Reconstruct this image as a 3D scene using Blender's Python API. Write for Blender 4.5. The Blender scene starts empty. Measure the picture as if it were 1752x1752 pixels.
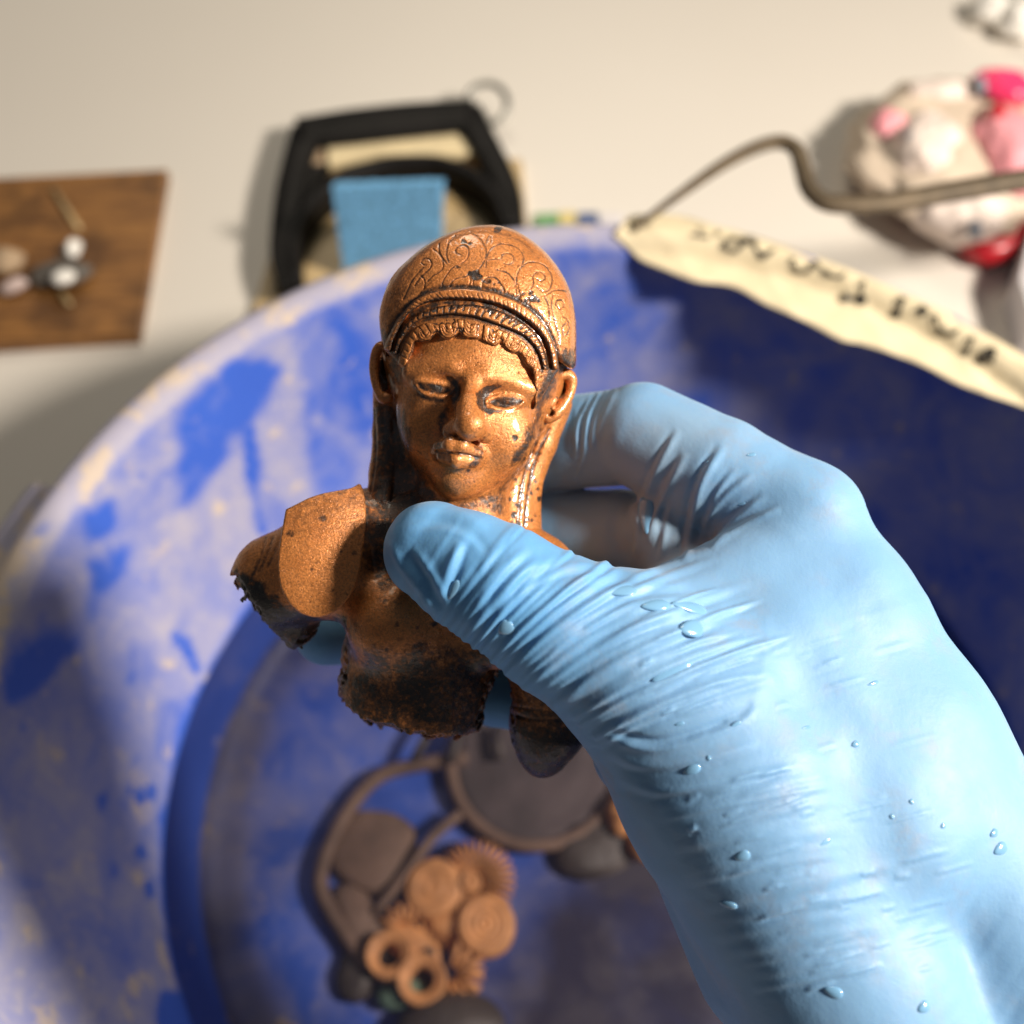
import bpy, math, random
import numpy as np
random.seed(7); rng = np.random.default_rng(7)

# ------------------------------------------------------------------ camera, world, lamps, exposure
S = 0.01                                   # everything is drawn up in centimetres
CAM = np.array([-3.10, -13.95, 43.60])
PITCH, ROLL, F, C0 = math.radians(56.7), math.radians(-0.86), 1875.0, 876.0
fwd = np.array([0, math.cos(PITCH), -math.sin(PITCH)])
up0 = np.array([0, math.sin(PITCH), math.cos(PITCH)])
rt0 = np.array([1.0, 0, 0])
cr, sr = math.cos(ROLL), math.sin(ROLL)
RT, UP = cr * rt0 + sr * -up0 * -1, cr * up0 - sr * rt0
RM = np.stack([RT, UP, -fwd], 1)           # columns: right, up, towards the camera
scn = bpy.context.scene
COL = scn.collection
cd = bpy.data.cameras.new('camera'); cam = bpy.data.objects.new('camera', cd); COL.objects.link(cam)
from mathutils import Matrix, Vector
cam.matrix_world = Matrix([[*RM[i], CAM[i] * S] for i in range(3)] + [[0, 0, 0, 1]])
cd.sensor_width = 36; cd.lens = 36 * F / 1752; cd.clip_start = 0.01; cd.clip_end = 20
cd.dof.use_dof = True; cd.dof.focus_distance = 0.206; cd.dof.aperture_fstop = 9.0; cd.dof.aperture_blades = 0
scn.camera = cam
w = bpy.data.worlds.new('World'); scn.world = w; w.use_nodes = True
w.node_tree.nodes['Background'].inputs[0].default_value = (0.86, 0.90, 1.0, 1)
w.node_tree.nodes['Background'].inputs[1].default_value = 0.085
def area_lamp(name, loc, target, size, power, color):
    l = bpy.data.lights.new(name, 'AREA'); l.shape = 'DISK'; l.size = size * S; l.energy = power; l.color = color
    o = bpy.data.objects.new(name, l); COL.objects.link(o); o.location = Vector(loc) * S
    o.rotation_euler = (Vector(target) - Vector(loc)).to_track_quat('-Z', 'Y').to_euler(); return o
area_lamp('desk_lamp_light', (72, -16, 80), (-2, 6, 14), 15, 23.0, (1.0, 0.92, 0.82))
area_lamp('ceiling_lamp_light', (-10, 150, 140), (0, 20, 0), 60, 10.0, (1.0, 0.90, 0.72))
scn.view_settings.view_transform = 'Standard'; scn.view_settings.look = 'None'
scn.view_settings.exposure = 0.0; scn.view_settings.gamma = 1.0

# ------------------------------------------------------------------ placing helpers
D0 = 22.0; U = D0 / F                       # one photograph pixel at the figure, in cm
def cp(px, py, z):                          # camera frame point: z counts towards the camera in units of U
    d = D0 - z * U
    return np.array([(px - C0) / F * d, (C0 - py) / F * d, -d])
def cam2w(p): return np.asarray(p) @ RM.T + CAM
def at(px, py, d): return cam2w(np.array([(px - C0) / F * d, (C0 - py) / F * d, -d]))
def on(px, py, z):                          # where the line of sight meets the level z
    r = cam2w(np.array([(px - C0) / F, (C0 - py) / F, -1.0])) - CAM
    return CAM + r * ((z - CAM[2]) / r[2])
def w2px(P):
    q = (np.asarray(P) - CAM) @ RM
    return np.stack([C0 + F * q[:, 0] / -q[:, 2], C0 - F * q[:, 1] / -q[:, 2]], 1)

# ------------------------------------------------------------------ objects
def tag(o, label=None, cat=None, group=None, kind=None):
    if label: o['label'] = label
    if cat: o['category'] = cat
    if group: o['group'] = group
    if kind: o['kind'] = kind
    return o
def thing(name, loc, label, cat, group=None):
    o = bpy.data.objects.new(name, None); COL.objects.link(o); o.location = Vector(np.asarray(loc, float)) * S
    o.empty_display_size = 0.01
    return tag(o, label, cat, group)
def loc_of(p): 
    return np.zeros(3) if p is None else (np.array(p.matrix_basis.translation) / S + loc_of(p.parent))
def mesh(name, V, Fc, mat, parent=None, base=None, smooth=True, attrs=None):
    V = np.asarray(V, float)
    base = loc_of(parent) if base is None else np.asarray(base, float)
    off = loc_of(parent)
    me = bpy.data.meshes.new(name)
    vv = ((V - base) * S).astype(np.float32)
    if isinstance(Fc, np.ndarray):
        n, k = Fc.shape
        me.vertices.add(len(vv)); me.vertices.foreach_set('co', vv.ravel())
        me.loops.add(n * k); me.loops.foreach_set('vertex_index', Fc.astype(np.int32).ravel())
        me.polygons.add(n); me.polygons.foreach_set('loop_start', np.arange(0, n * k, k, dtype=np.int32))
        me.polygons.foreach_set('loop_total', np.full(n, k, dtype=np.int32))
        me.update(calc_edges=True)
    else:
        me.from_pydata(vv.tolist(), [], [list(f) for f in Fc]); me.update()
    me.polygons.foreach_set('use_smooth', np.full(len(me.polygons), smooth))
    for a, val in (attrs or {}).items():
        at_ = me.attributes.new(a, 'FLOAT', 'POINT'); at_.data.foreach_set('value', np.asarray(val, np.float32))
    me.materials.append(mat)
    o = bpy.data.objects.new(name, me); COL.objects.link(o)
    o.location = Vector(base - off) * S
    if parent: o.parent = parent
    return o

# ------------------------------------------------------------------ noise
def vnoise(P, seed=0):
    P = np.asarray(P, np.float32) + seed * 17.31
    i = np.floor(P).astype(np.int64); f = (P - i).astype(np.float32); f = f * f * (3 - 2 * f)
    def h(a, b, c):
        n = (a * 73856093) ^ (b * 19349663) ^ (c * 83492791)
        n = (n ^ (n >> 13)) * 1274126177 & 0x7fffffff
        return ((n ^ (n >> 16)) & 0xffff).astype(np.float32) / 65535.0
    r = 0
    for a in (0, 1):
        for b in (0, 1):
            for c in (0, 1):
                r = r + h(i[:, 0] + a, i[:, 1] + b, i[:, 2] + c) * (f[:, 0] if a else 1 - f[:, 0]) * (f[:, 1] if b else 1 - f[:, 1]) * (f[:, 2] if c else 1 - f[:, 2])
    return r * 2 - 1
def fbm(P, oct=4, seed=0):
    P = np.asarray(P, np.float32); r = 0; a = 1; t = 0
    for o in range(oct): r = r + a * vnoise(P * 2 ** o, seed + o); t += a; a *= .5
    return r / t
def smooth01(x, a, b): t = np.clip((x - a) / (b - a), 0, 1); return t * t * (3 - 2 * t)

# ------------------------------------------------------------------ solid modelling: signed distances on a grid, then a net of quads
def smin(a, b, k):
    if k <= 0: return np.minimum(a, b)
    h = np.clip(.5 + .5 * (b - a) / k, 0, 1); return b + (a - b) * h - k * h * (1 - h)
def smax(a, b, k): return -smin(-a, -b, k)
class Vol:
    def __init__(s, lo, hi, h):
        s.h = h; s.lo = np.array(lo, float); n = np.ceil((np.array(hi) - s.lo) / h).astype(int) + 1
        s.ax = [(s.lo[i] + h * np.arange(n[i])).astype(np.float32) for i in range(3)]
        s.v = np.full(n, 1.0, np.float32)
    def sub(s, lo, hi):
        sl = tuple(slice(max(0, int((lo[i] - s.lo[i]) / s.h)), max(0, int((hi[i] - s.lo[i]) / s.h) + 2)) for i in range(3))
        return sl, s.ax[0][sl[0]][:, None, None], s.ax[1][sl[1]][None, :, None], s.ax[2][sl[2]][None, None, :]
    def put(s, sl, d, k, op):
        if op > 0: s.v[sl] = smin(s.v[sl], d, k)
        else: s.v[sl] = smax(s.v[sl], -d, k)
    def cone(s, a, b, ra, rb, k=.1, op=1):
        a = np.asarray(a, float); b = np.asarray(b, float); pad = k + .15
        lo = np.minimum(a - ra, b - rb) - pad; hi = np.maximum(a + ra, b + rb) + pad
        sl, X, Y, Z = s.sub(lo, hi); ba = b - a; L2 = ba @ ba
        t = np.clip(((X - a[0]) * ba[0] + (Y - a[1]) * ba[1] + (Z - a[2]) * ba[2]) / L2, 0, 1)
        d = np.sqrt((X - a[0] - t * ba[0]) ** 2 + (Y - a[1] - t * ba[1]) ** 2 + (Z - a[2] - t * ba[2]) ** 2) - (ra + (rb - ra) * t)
        s.put(sl, d, k, op)
    def ell(s, c, r, rot=0, k=.1, op=1):
        c = np.asarray(c, float); r = np.asarray(r, float); m = r[:2].max(); pad = k + .15
        e = np.array([m, m, r[2]]) + pad
        sl, X, Y, Z = s.sub(c - e, c + e); x, y, z = X - c[0], Y - c[1], Z - c[2]
        ca, sa = math.cos(rot), math.sin(rot); x, y = x * ca + y * sa, -x * sa + y * ca
        k0 = np.sqrt((x / r[0]) ** 2 + (y / r[1]) ** 2 + (z / r[2]) ** 2)
        k1 = np.sqrt((x / r[0] ** 2) ** 2 + (y / r[1] ** 2) ** 2 + (z / r[2] ** 2) ** 2) + 1e-6
        s.put(sl, (k0 * (k0 - 1) / k1).astype(np.float32), k, op)
    # the same with photograph measures
    def C(s, a, b, k=.1, op=1):
        pa, pb = cp(*a[:3]), cp(*b[:3]); s.cone(pa, pb, a[3] * -pa[2] / F, b[3] * -pb[2] / F, k, op)
    def chain(s, pts, k=.1, op=1):
        for a, b in zip(pts[:-1], pts[1:]): s.C(a, b, k, op)
    def Ell(s, c, r, rot=0, k=.1, op=1):
        p = cp(*c); u = -p[2] / F; s.ell(p, np.array(r) * u, math.radians(rot), k, op)
    def copy(s):
        o = Vol.__new__(Vol); o.h = s.h; o.lo = s.lo; o.ax = s.ax; o.v = s.v.copy(); return o
    def pix(s):                             # photograph pixel of every grid column (x, z), (y, z)
        X, Y, Z = s.ax
        return C0 + F * X[:, None] / -Z[None, :], C0 - F * Y[:, None] / -Z[None, :]
    def plate(s, poly, off, k, zmin):       # a raised plate over the surface, bounded by an outline
        o = s.copy(); R = PolyMap(poly); px, py = s.pix(); d = s.ax[2]
        out = s.v - off
        for j in range(len(s.ax[2])):
            out[:, :, j] = smax(out[:, :, j], R(px[:, j][:, None], py[:, j][None, :]) * (-d[j] / F), k)
        out = np.maximum(out, (zmin - s.ax[2])[None, None, :])
        o.v = out.astype(np.float32); return o
    def hit(s, px, py, zstart=400, zend=-400):
        zs = np.arange(zstart, zend, -1.0); d = D0 - zs * U
        P = np.stack([(px - C0) / F * d, (C0 - py) / F * d, -d], 1)
        i = np.round((P - s.lo) / s.h).astype(int); n = np.array(s.v.shape); ok = ((i >= 0) & (i < n)).all(1)
        v = np.full(len(d), 1.0); ii = i[ok]; v[ok] = s.v[ii[:, 0], ii[:, 1], ii[:, 2]]
        j = np.argmax(v < 0); return zs[j] if v[j] < 0 else None
    def net(s):
        v = s.v; n = v.shape; neg = v < 0
        m = np.zeros(tuple(k - 1 for k in n), np.uint8)
        for a in (0, 1):
            for b in (0, 1):
                for c in (0, 1): m += neg[a:n[0] - 1 + a, b:n[1] - 1 + b, c:n[2] - 1 + c]
        I = np.argwhere((m > 0) & (m < 8)); idx = np.full(m.shape, -1, np.int32)
        idx[I[:, 0], I[:, 1], I[:, 2]] = np.arange(len(I)); del m
        acc = np.zeros((len(I), 3)); cnt = np.zeros(len(I))
        cs = [(a, b, c) for a in (0, 1) for b in (0, 1) for c in (0, 1)]
        val = {q: v[I[:, 0] + q[0], I[:, 1] + q[1], I[:, 2] + q[2]].astype(float) for q in cs}
        for q in cs:
            for ax in range(3):
                if q[ax] == 0:
                    r = list(q); r[ax] = 1; r = tuple(r); A, B = val[q], val[r]; x = (A < 0) != (B < 0)
                    t = np.where(x, A / np.where(x, A - B, 1), 0)
                    for e in range(3): acc[:, e] += np.where(x, q[e] + (t if e == ax else 0), 0)
                    cnt += x
        V = s.lo + s.h * (I + acc / cnt[:, None]); Q = []
        for ax in range(3):
            s0 = [slice(None)] * 3; s1 = [slice(None)] * 3; s0[ax] = slice(0, -1); s1[ax] = slice(1, None)
            a, b = neg[tuple(s0)], neg[tuple(s1)]; E = np.argwhere(a != b)
            o1, o2 = [(1, 2), (2, 0), (0, 1)][ax]
            E = E[(E[:, o1] > 0) & (E[:, o2] > 0) & (E[:, o1] < n[o1] - 1) & (E[:, o2] < n[o2] - 1)]
            fl = a[E[:, 0], E[:, 1], E[:, 2]]
            def g(d1, d2):
                e = E.copy(); e[:, o1] -= d1; e[:, o2] -= d2; return idx[e[:, 0], e[:, 1], e[:, 2]]
            q = np.stack([g(1, 1), g(0, 1), g(0, 0), g(1, 0)], 1); q[~fl] = q[~fl][:, ::-1]; Q.append(q)
        return V, np.concatenate(Q)
class PolyMap:                              # signed distance to an outline, in pixels, sampled
    def __init__(s, poly, step=2.0, pad=60):
        P = np.array(poly, float); s.st = step; s.lo = P.min(0) - pad; n = np.ceil((P.max(0) + pad - s.lo) / step).astype(int) + 1
        gx = s.lo[0] + step * np.arange(n[0]); gy = s.lo[1] + step * np.arange(n[1]); X, Y = np.meshgrid(gx, gy, indexing='ij')
        D = np.full(X.shape, 1e9); ins = np.zeros(X.shape, bool)
        for a, b in zip(P, np.roll(P, -1, 0)):
            d = b - a; t = np.clip(((X - a[0]) * d[0] + (Y - a[1]) * d[1]) / max(d @ d, 1e-9), 0, 1)
            D = np.minimum(D, np.hypot(X - a[0] - t * d[0], Y - a[1] - t * d[1]))
            if abs(d[1]) > 1e-9:
                ins ^= ((a[1] > Y) != (b[1] > Y)) & (X < d[0] * (Y - a[1]) / d[1] + a[0])
        s.D = np.where(ins, -D, D).astype(np.float32)
    def __call__(s, x, y):
        x, y = np.broadcast_arrays(x, y)
        u = np.clip((x - s.lo[0]) / s.st, 0, s.D.shape[0] - 1.001); v = np.clip((y - s.lo[1]) / s.st, 0, s.D.shape[1] - 1.001)
        i = u.astype(int); j = v.astype(int); f = u - i; g = v - j; D = s.D
        return (D[i, j] * (1 - f) + D[i + 1, j] * f) * (1 - g) + (D[i, j + 1] * (1 - f) + D[i + 1, j + 1] * f) * g
def normals(V, Q):
    n = np.cross(V[Q[:, 2]] - V[Q[:, 0]], V[Q[:, 3]] - V[Q[:, 1]]); N = np.zeros_like(V)
    for e in range(3):
        for c in range(4): N[:, e] += np.bincount(Q[:, c], n[:, e], len(V))
    return N / (np.linalg.norm(N, axis=1, keepdims=True) + 1e-12)
def relax(V, Q, it, lam=.5, keep=None):
    e = np.concatenate([Q[:, [0, 1]], Q[:, [1, 2]], Q[:, [2, 3]], Q[:, [3, 0]]]); deg = np.bincount(e[:, 0], minlength=len(V)) + np.bincount(e[:, 1], minlength=len(V))
    for k in range(it):
        l = lam if k % 2 == 0 else -lam * 1.03
        M = np.stack([np.bincount(e[:, 0], V[e[:, 1], c], len(V)) + np.bincount(e[:, 1], V[e[:, 0], c], len(V)) for c in range(3)], 1) / deg[:, None]
        V = V + l * (M - V)
    return V
def subdiv(V, Q):
    e = np.sort(np.concatenate([Q[:, [0, 1]], Q[:, [1, 2]], Q[:, [2, 3]], Q[:, [3, 0]]]), 1).astype(np.int64); key = e[:, 0] * len(V) + e[:, 1]
    u, inv = np.unique(key, return_inverse=True); inv = inv.reshape(-1); n = len(Q); E = .5 * (V[u // len(V)] + V[u % len(V)]); Cc = V[Q].mean(1)
    b = len(V); c = b + len(u) + np.arange(n); m = [b + inv[i * n:(i + 1) * n] for i in range(4)]
    return np.vstack([V, E, Cc]), np.concatenate([np.stack([Q[:, i], m[i], c, m[i - 1]], 1) for i in range(4)])
def pxof(V): return np.stack([C0 + F * V[:, 0] / -V[:, 2], C0 - F * V[:, 1] / -V[:, 2]], 1)
def segdist(pp, poly, wid, closed=False):   # index of near points, their distance, and 0..1 along
    P = np.array(poly, float); 
    if closed: P = np.vstack([P, P[:1]])
    lo = P.min(0) - wid; hi = P.max(0) + wid
    I = np.flatnonzero((pp[:, 0] > lo[0]) & (pp[:, 0] < hi[0]) & (pp[:, 1] > lo[1]) & (pp[:, 1] < hi[1]))
    q = pp[I]; D = np.full(len(I), 1e9); T = np.zeros(len(I)); L = np.r_[0, np.cumsum(np.hypot(*np.diff(P, axis=0).T))]; SG = np.zeros(len(I))
    for j, (a, b) in enumerate(zip(P[:-1], P[1:])):
        d = b - a; t = np.clip(((q - a) @ d) / max(d @ d, 1e-9), 0, 1); r = q - a - t[:, None] * d; dd = np.hypot(r[:, 0], r[:, 1])
        m = dd < D; D[m] = dd[m]; T[m] = (L[j] + t[m] * (L[j + 1] - L[j])) / L[-1]; SG[m] = np.sign(d[0] * r[m, 1] - d[1] * r[m, 0])
    return I, D, T, SG
def spline(P, n=8):                          # Catmull-Rom through the points
    P = np.array(P, float); Q = np.vstack([2 * P[0] - P[1], P, 2 * P[-1] - P[-2]]); o = []
    for i in range(1, len(Q) - 2):
        for t in np.linspace(0, 1, n, endpoint=False):
            a, b, c, d = Q[i - 1], Q[i], Q[i + 1], Q[i + 2]
            o.append(.5 * (2 * b + (c - a) * t + (2 * a - 5 * b + 4 * c - d) * t * t + (3 * b - a - 3 * c + d) * t ** 3))
    return np.array(o + [P[-1]])
def zf(x0, y0, sc): return lambda pts: [(x0 + x / sc, y0 + y / sc) for x, y in pts]

# ------------------------------------------------------------------ materials
class NT:
    def __init__(s, name):
        s.m = bpy.data.materials.new(name); s.m.use_nodes = True; s.t = s.m.node_tree; s.b = s.t.nodes['Principled BSDF']; s.out = s.t.nodes['Material Output']
    def n(s, kind, **kw):
        x = s.t.nodes.new('ShaderNode' + kind)
        for k, v in kw.items():
            if k in x.inputs: s.set(x.inputs[k], v)
            else: setattr(x, k, v)
        return x
    def set(s, sock, v):
        if hasattr(v, 'is_output'): s.t.links.new(v, sock)
        else: sock.default_value = v
    def p(s, **kw):
        for k, v in kw.items(): s.set(s.b.inputs[k.replace('_', ' ')], v)
    def obj(s): return s.n('TexCoord').outputs['Object']
    def noise(s, scale, detail=4, rough=.55, co=None, dist=0):
        x = s.n('TexNoise'); x.inputs['Scale'].default_value = scale; x.inputs['Detail'].default_value = detail; x.inputs['Roughness'].default_value = rough; x.inputs['Distortion'].default_value = dist
        s.t.links.new(co or s.obj(), x.inputs['Vector']); return x.outputs['Fac']
    def attr(s, name):
        return s.n('Attribute', attribute_name=name).outputs['Fac']
    def mul(s, a, b, op='MULTIPLY'):
        x = s.n('Math', operation=op); s.set(x.inputs[0], a); s.set(x.inputs[1], b); return x.outputs[0]
    def ramp(s, f, stops):
        r = s.n('ValToRGB'); e = r.color_ramp.elements
        while len(e) < len(stops): e.new(.5)
        for k, (pos, c) in enumerate(stops):
            e[k].position = pos; e[k].color = (*c, 1) if not isinstance(c, (int, float)) else (c, c, c, 1)
        s.t.links.new(f, r.inputs['Fac']); return r.outputs['Color']
    def mix(s, f, a, b, blend='MIX'):
        x = s.n('Mix', data_type='RGBA', blend_type=blend); s.set(x.inputs[0], f)
        for i, v in ((6, a), (7, b)):
            s.set(x.inputs[i], (*v, 1) if isinstance(v, tuple) and len(v) == 3 else v)
        return x.outputs[2]
    def bump(s, h, strength, dist):
        b = s.n('Bump'); b.inputs['Strength'].default_value = strength; b.inputs['Distance'].default_value = dist; s.t.links.new(h, b.inputs['Height'])
        s.t.links.new(b.outputs[0], s.b.inputs['Normal']); return b
def plain(name, col, rough=.5, vary=.25, scale=60, bump=.2, bd=.0006, metal=0, **kw):
    t = NT(name); f = t.noise(scale, 6)
    c = t.mix(t.ramp(f, [(.3, 0), (.7, 1)]), tuple(x * (1 - vary) for x in col), tuple(min(1, x * (1 + vary)) for x in col))
    t.p(Base_Color=c, Roughness=rough, Metallic=metal, **kw); t.bump(t.noise(scale * 6, 5), bump, bd); return t.m

def copper(name, tone=1.0, spec=.5):
    t = NT(name); g = t.noise(2300, 4, .65); b = t.noise(240, 6, .65); big = t.noise(28, 4, .6)
    c = t.mix(t.ramp(b, [(.25, 0), (.75, 1)]), (.56 * tone, .178 * tone, .042 * tone), (.76 * tone, .285 * tone, .078 * tone))
    c = t.mix(t.ramp(g, [(.34, 0), (.60, 1)]), (.34 * tone, .13 * tone, .038 * tone), c)
    pit = t.ramp(t.noise(1100, 5, .7), [(.62, 0), (.70, 1)]); c = t.mix(t.mul(pit, .55), c, (.07, .030, .015))
    pat = t.attr('patina_shade'); n = t.mul(t.mul(t.noise(900, 8, .72), .5, 'SUBTRACT'), 1.9)
    pj = t.mul(pat, t.mul(n, t.mul(t.mul(pat, 1.6), .35, 'ADD')), 'ADD')
    c = t.mix(t.ramp(pj, [(.12, 0), (.50, 1)]), c, (.20 * tone, .075 * tone, .024 * tone))
    pf = t.ramp(pj, [(.42, 0), (.86, 1)]); dark = t.mix(t.ramp(big, [(.4, 0), (.6, 1)]), (.013, .009, .007), (.034, .021, .015))
    c = t.mix(pf, c, dark); ro = t.ramp(t.noise(400, 5), [(.3, .22), (.7, .42)])
    t.p(Base_Color=c, Roughness=ro, Metallic=t.mix(pf, (.32, .32, .32), (0, 0, 0)), Specular_IOR_Level=spec, Coat_Weight=t.attr('wet'), Coat_Roughness=.11, Coat_IOR=1.4)
    t.bump(t.mul(t.mul(g, 1.1), t.mul(pit, -.8), 'ADD'), .8, .00018); return t.m
M = {}
M['copper'] = copper('patinated_copper'); 
M['fracture'] = copper('corroded_fracture', .55, .3)
def glove():
    t = NT('blue_nitrile'); f = t.noise(40, 4); fine = t.noise(1500, 3)
    c = t.mix(t.ramp(f, [(.3, 0), (.7, 1)]), (.098, .295, .56), (.122, .335, .60))
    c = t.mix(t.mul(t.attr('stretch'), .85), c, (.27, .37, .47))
    c = t.mix(t.mul(t.attr('stain'), t.ramp(t.noise(150, 5, .7), [(.45, 0), (.65, .7)])), c, (.33, .23, .17))
    t.p(Base_Color=c, Roughness=t.ramp(t.noise(90, 4), [(.3, .50), (.7, .68)]), Specular_IOR_Level=.5, Subsurface_Weight=.12, Subsurface_Radius=(.3, .5, 1.0), Subsurface_Scale=.004, Sheen_Weight=.12)
    t.bump(t.mul(t.noise(330, 4), t.mul(fine, .25), 'ADD'), .38, .0003); return t.m
M['glove'] = glove()
def droplet():
    t = NT('water_drop'); t.p(Base_Color=(.17, .35, .54, 1), Roughness=.2, IOR=1.33, Coat_Weight=1.0, Coat_Roughness=.03); return t.m
M['drop'] = droplet()
def basin():
    t = NT('clay_smeared_blue_plastic'); cl = t.attr('clay'); n1 = t.noise(42, 6, .62, dist=.6); n2 = t.noise(150, 5, .65)
    blue = t.mix(t.noise(20, 4), (.034, .088, .43), (.05, .13, .55))
    k = t.mul(cl, t.mul(t.mul(n1, .5, 'SUBTRACT'), 1.25), 'ADD')
    sp = t.ramp(t.noise(260, 5, .7), [(.56, 0), (.66, 1)]); k = t.mul(k, t.mul(t.mul(sp, cl), .35), 'ADD'); film = t.ramp(k, [(.22, 0), (.95, .85)])
    c = t.mix(film, blue, t.mix(n2, (.36, .33, .40), (.48, .43, .42)))
    chunk = t.ramp(t.mul(t.noise(75, 6, .6, dist=.3), t.mul(t.mul(cl, .5, 'SUBTRACT'), .16), 'ADD'), [(.62, 0), (.70, .75)])
    c = t.mix(chunk, c, (.56, .44, .31))
    c = t.mix(t.mul(t.attr('silt_dark'), .95), c, t.mix(n1, (.010, .007, .008), (.034, .024, .022)))  # silt film and painted floor shade share this mask
    t.p(Base_Color=c, Roughness=t.ramp(film, [(0, .33), (.6, .7)]), Specular_IOR_Level=.4)
    t.bump(t.mul(n2, t.mul(chunk, .6), 'ADD'), .25, .0006); return t.m
M['basin'] = basin()
def water():
    t = NT('murky_water'); t.t.nodes.remove(t.b)
    tr = t.n('BsdfTransparent', Color=(.88, .86, .87, 1)); df = t.n('BsdfDiffuse', Color=(.20, .19, .28, 1)); gl = t.n('BsdfGlossy', Color=(1, 1, 1, 1), Roughness=.03)
    m1 = t.n('MixShader'); m1.inputs[0].default_value = .025; t.t.links.new(tr.outputs[0], m1.inputs[1]); t.t.links.new(df.outputs[0], m1.inputs[2])
    fr = t.n('Fresnel', IOR=1.33); m2 = t.n('MixShader'); t.t.links.new(fr.outputs[0], m2.inputs[0]); t.t.links.new(m1.outputs[0], m2.inputs[1]); t.t.links.new(gl.outputs[0], m2.inputs[2])
    t.t.links.new(m2.outputs[0], t.out.inputs[0]); return t.m
M['water'] = water()
def table():
    t = NT('cream_laminate'); f = t.noise(3, 5); sp = t.ramp(t.noise(90, 5, .8), [(.72, 0), (.78, 1)])
    c = t.mix(f, (.63, .575, .50), (.69, .635, .56)); c = t.mix(t.mul(sp, .25), c, (.4, .35, .28))
    t.p(Base_Color=c, Roughness=.42); t.bump(t.noise(400, 4), .06, .0003); return t.m
M['table'] = table()
def wood(name, a, b):
    t = NT(name); mp = t.n('Mapping'); t.t.links.new(t.obj(), mp.inputs[0]); mp.inputs['Scale'].default_value = (1.5, 9, 9); mp.inputs['Rotation'].default_value = (0, 0, -.12)
    f = t.noise(22, 7, .62, mp.outputs[0], .8); c = t.mix(t.ramp(f, [(.3, 0), (.68, 1)]), a, b)
    k = t.ramp(t.noise(26, 4, .6), [(.5, 0), (.62, 1)]); c = t.mix(t.mul(k, .6), c, tuple(x * .4 for x in a))
    t.p(Base_Color=c, Roughness=.45); t.bump(f, .3, .0008); return t.m
M['wood'] = wood('varnished_wood', (.11, .042, .012), (.32, .145, .036)); M['paleboard'] = wood('pale_wood', (.42, .28, .12), (.55, .40, .2))
M['black'] = plain('black_plastic', (.006, .005, .0045), .55, .4, 50, Specular_IOR_Level=.15)
M['steel'] = plain('dull_steel', (.10, .072, .042), .6, .4, 90, .3, .0005, .4)
M['greymetal'] = plain('grey_metal', (.24, .23, .20), .4, .2, 90, .1, .0004, .6)
M['sponge'] = plain('blue_foam', (.17, .43, .70), .85, .35, 330, .9, .0012)
M['tape'] = plain('masking_tape', (.68, .57, .37), .7, .07, 60, .35, .0006)
M['ink'] = plain('marker_ink', (.015, .013, .012), .5, .2)
M['lamp_stone'] = plain('grey_stone', (.10, .085, .07), .6, .35, 120)
M['cream_insert'] = plain('cream_card', (.72, .58, .34), .6, .1)
M['white'] = plain('white_tissue', (.80, .76, .69), .8, .08, 60, .5, .001)
M['packet'] = plain('pale_packet', (.74, .62, .54), .6, .15, 40, .3, .001); M['palepink'] = plain('pale_pink_chip', (.52, .40, .36), .7, .15)
M['tan'] = plain('tan_clay', (.40, .28, .17), .8, .25)
M['pinkfilm'] = plain('pink_film', (.85, .33, .36), .5, .2, 50, .2)
M['hotpink'] = plain('bright_pink_film', (.86, .05, .16), .25, .15, 50, .2)
M['red'] = plain('red_film', (.42, .012, .02), .3, .3, 60, .2)
M['khaki'] = plain('khaki_film', (.62, .50, .38), .55, .15, 60, .2)
M['greyblue'] = plain('blue_grey_print', (.22, .24, .28), .5, .15)
M['green'] = plain('green_card', (.14, .30, .12), .6, .15); M['yellow'] = plain('yellow_card', (.62, .50, .20), .6, .1); M['navy'] = plain('navy_card', (.05, .09, .22), .5, .2); M['greywhite'] = plain('grey_plastic', (.60, .56, .56), .4, .1)
M['terra'] = plain('wet_terracotta', (.46, .21, .075), .6, .3, 160, .5, .0008); M['mud'] = plain('muddy_metal', (.12, .073, .05), .7, .35, 70, .4, .001); M['silt_dark'] = plain('silted_bronze', (.05, .036, .036), .7, .5, 45, .4, .001); M['dark'] = plain('dark_bronze', (.045, .035, .03), .6, .3, 80, .4, .001); M['verdigris'] = plain('verdigris', (.10, .16, .11), .7, .3, 90)
M['hole'] = plain('socket_dark', (.02, .016, .014), .8, .2)

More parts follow.
